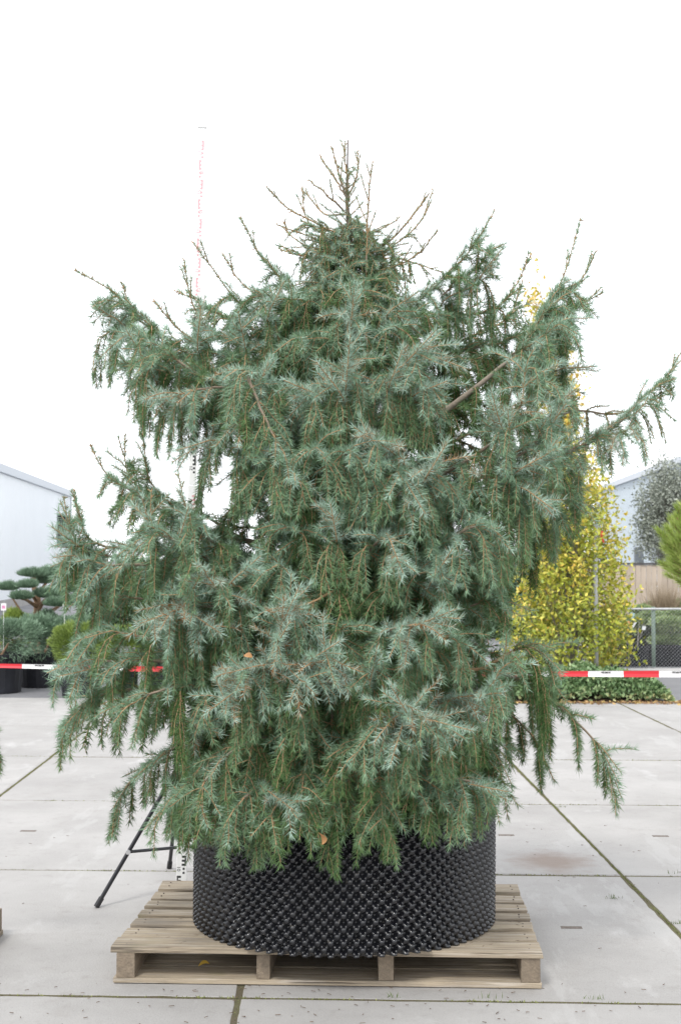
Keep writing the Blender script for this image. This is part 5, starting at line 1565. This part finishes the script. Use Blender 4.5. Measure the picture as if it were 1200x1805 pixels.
# ---- grey olive-like tree
M_olive = mat("grey_leaf", (.15, .17, .13), .6, attr='tint', ramp_cols=[(0, (.16, .18, .14)), (.6, (.30, .33, .27)), (1, (.46, .48, .42))])
Do = 36.0
lo = W(1172, 1000, Do); lo[2] = -.03
ol = empty("grey_leaved_tree", tuple(lo), 0, label="grey green leafy tree in front of the right hall", cat="tree")
zo = lambda py: ztop(py, Do)
leafy(ol, lo, [(zo(990), .30, 0), (zo(960), .62, -.05), (zo(900), .72, 0), (zo(850), .66, 0.1), (zo(815), .4, .2)], 11000, .085, lambda P: np.full(len(P), .45), M_olive, ncl=260, clump=.12)
MB().tube([(0, 0, 0), (0.05, 0, 1.5), (0.1, 0, 3.6)], [.09, .07, .02], 8).build("trunk", M_gbark, ol, smooth=True)
lo2 = W(1262, 1000, Do + 1); lo2[2] = -.03
ol2 = empty("grey_leaved_tree", tuple(lo2), 0, label="grey green leafy tree cut off by the right edge before the hall", cat="tree")
leafy(ol2, lo2, [(zo(990), .30, 0), (zo(960), .6, 0), (zo(900), .8, 0), (zo(840), .7, 0), (zo(800), .4, 0)], 8000, .09, lambda P: np.full(len(P), .45), M_olive, ncl=260, clump=.12)
MB().tube([(0, 0, 0), (0.05, 0, 1.5), (0, 0, 3.6)], [.09, .07, .02], 8).build("trunk", M_gbark, ol2, smooth=True)

# ================================================================== HALLS
M_clad = mat("white_cladding", (0.86, 0.89, 0.91), .32, metallic=.25, var=.02, scale=.5, spec=.6)
M_clad2 = mat("grey_cladding", (0.54, 0.60, 0.64), .4, metallic=.1, var=.03, scale=.5)
M_roof = mat("roof_trim", (0.60, 0.64, 0.68), .5, var=.04)
M_dark = mat("dark_window", (0.012, 0.013, 0.016), .7, spec=.1, var=.2)
M_trim = mat("corner_trim_grey", (.30, .33, .36), .5, var=.05)
def hall(name, label, p, rz, L, H, pw, mwall, holes=(), depth=24, rise=2.2):
    """long side wall of a hall: runs along local +x from p, faces local -y, body behind it"""
    root = empty(name, (p[0], p[1], 0), rz, label=label, cat="building")
    cuts = [0.0]
    while cuts[-1] < L - .01: cuts.append(min(L, cuts[-1] + pw))
    for h in holes: cuts += [h[0], h[1]]
    cuts = sorted(set(round(c, 3) for c in cuts))
    for a, b in zip(cuts[:-1], cuts[1:]):
        if b - a < .02: continue
        m = MB()
        def sheet(z0, z1):
            g = .014
            prof = [(a + g, 0)]
            k = max(1, int((b - a) / .25)); wv = (b - a - 2 * g) / k
            for i in range(k):
                u = a + g + i * wv
                prof += [(u + wv * .35, 0), (u + wv * .42, -.03), (u + wv * .58, -.03), (u + wv * .65, 0)]
            prof.append((b - g, 0))
            n0 = len(m.v)
            for (u, d) in prof: m.v += [(u, d, z0), (u, d, z1)]
            for i in range(len(prof) - 1):
                q = n0 + 2 * i; m.f.append((q, q + 2, q + 3, q + 1))
        hs = [h for h in holes if h[0] < (a + b) / 2 < h[1]]
        if hs:
            sheet(0.3, hs[0][2]); m.build("cladding_sheet", mwall, root)
            m = MB(); sheet(hs[0][3], H)
        else: sheet(0.3, H)
        m.build("cladding_sheet", mwall, root)
    MB().box(0, L, -.05, .1, -.03, .29).build("plinth", M_concrete, root)
    MB().box(-.05, L + .05, -.12, .02, H + .005, H + .28).build("eave_trim", M_roof, root)
    MB().box(-.06, .06, -.06, .05, .3, H - .01).build("corner_trim", M_trim, root)
    MB().box(L - .06, L + .06, -.06, .05, .3, H - .01).build("corner_trim", M_trim, root)
    sw = MB()
    for x in (0.0, L):
        sw.poly([(x, .06, 0), (x, depth, 0), (x, depth, H), (x, depth / 2, H + rise), (x, .06, H)])
    sw.poly([(0, depth, 0), (L, depth, 0), (L, depth, H), (0, depth, H)])
    sw.build("end_wall", mwall, root)
    for (y0_, z0_, y1_, z1_) in ((.03, H + .02, depth / 2, H + rise), (depth / 2, H + rise, depth, H + .02)):
        q = MB()
        q.v = [(-.1, y0_, z0_), (L + .1, y0_, z0_), (L + .1, y1_, z1_), (-.1, y1_, z1_)]
        q.v += [(v[0], v[1], v[2] + .12) for v in q.v]
        q.f = [(3, 2, 1, 0), (4, 5, 6, 7), (0, 1, 5, 4), (1, 2, 6, 5), (2, 3, 7, 6), (3, 0, 4, 7)]
        q.build("roof", M_roof, root)
    for h in holes:
        w = MB().box(h[0], h[1], .06, .08, h[2], h[3]).build("window", M_dark, root)
        fr = MB(); t = .07
        fr.box(h[0], h[0] + t, -.04, .05, h[2], h[3]).box(h[1] - t, h[1], -.04, .05, h[2], h[3])
        fr.box(h[0] + t, h[1] - t, -.04, .05, h[3] - t, h[3]).box(h[0] + t, h[1] - t, -.04, .05, h[2], h[2] + t)
        fr.build("window_frame", M_trim, w)
    return root
# left hall: the eave runs from (0, 818) to (115, 862) in the photograph
H1 = 4.5
def eave_pt(px, py, H):
    d = (H - CAM_H) * FPX / (984.5 - py)
    return np.array([(px - 600) / FPX * d, d])
A = eave_pt(0, 818, H1 + .28); B = eave_pt(115, 862, H1 + .28)
dv = (B - A) / np.linalg.norm(B - A)
rzl = math.atan2(dv[1], dv[0])
start = A - dv * 16
def along(px):        # distance from start of the wall where it crosses an image column
    k = (px - 600) / FPX
    t = (k * start[1] - start[0]) / (dv[0] - k * dv[1])
    return t
tw0, tw1 = along(100), along(117.5)
dw = start[1] + dv[1] * (tw0 + tw1) / 2
hall("metal_hall", "long white ribbed metal hall with a dark window at the left of the yard", start, rzl, along(124), H1, 1.05, M_clad,
     [(tw0, tw1, CAM_H + (984.5 - 962) * dw / FPX, CAM_H + (984.5 - 905) * dw / FPX)])
H2 = 5.6
A2 = eave_pt(1200, 805, H2 + .28); B2 = eave_pt(1050, 861, H2 + .28)
dv2 = (A2 - B2) / np.linalg.norm(A2 - B2)
h2r = hall("grey_hall", "pale blue grey metal hall behind the board fence at right", B2, math.atan2(dv2[1], dv2[0]), 50, H2, 1.05, M_clad2)
xd = 0
bx = W(1125, 980, 40)
MB().box(-.12, .12, -.1, .1, 0, ztop(964, 40) + .03).build("grey_cabinet", mat("grey_box", (.16, .18, .20), .5, var=.1), None, bevel=.02, label="slim grey cabinet rising behind the board fence", cat="cabinet").location = (bx[0], 40, -.03)
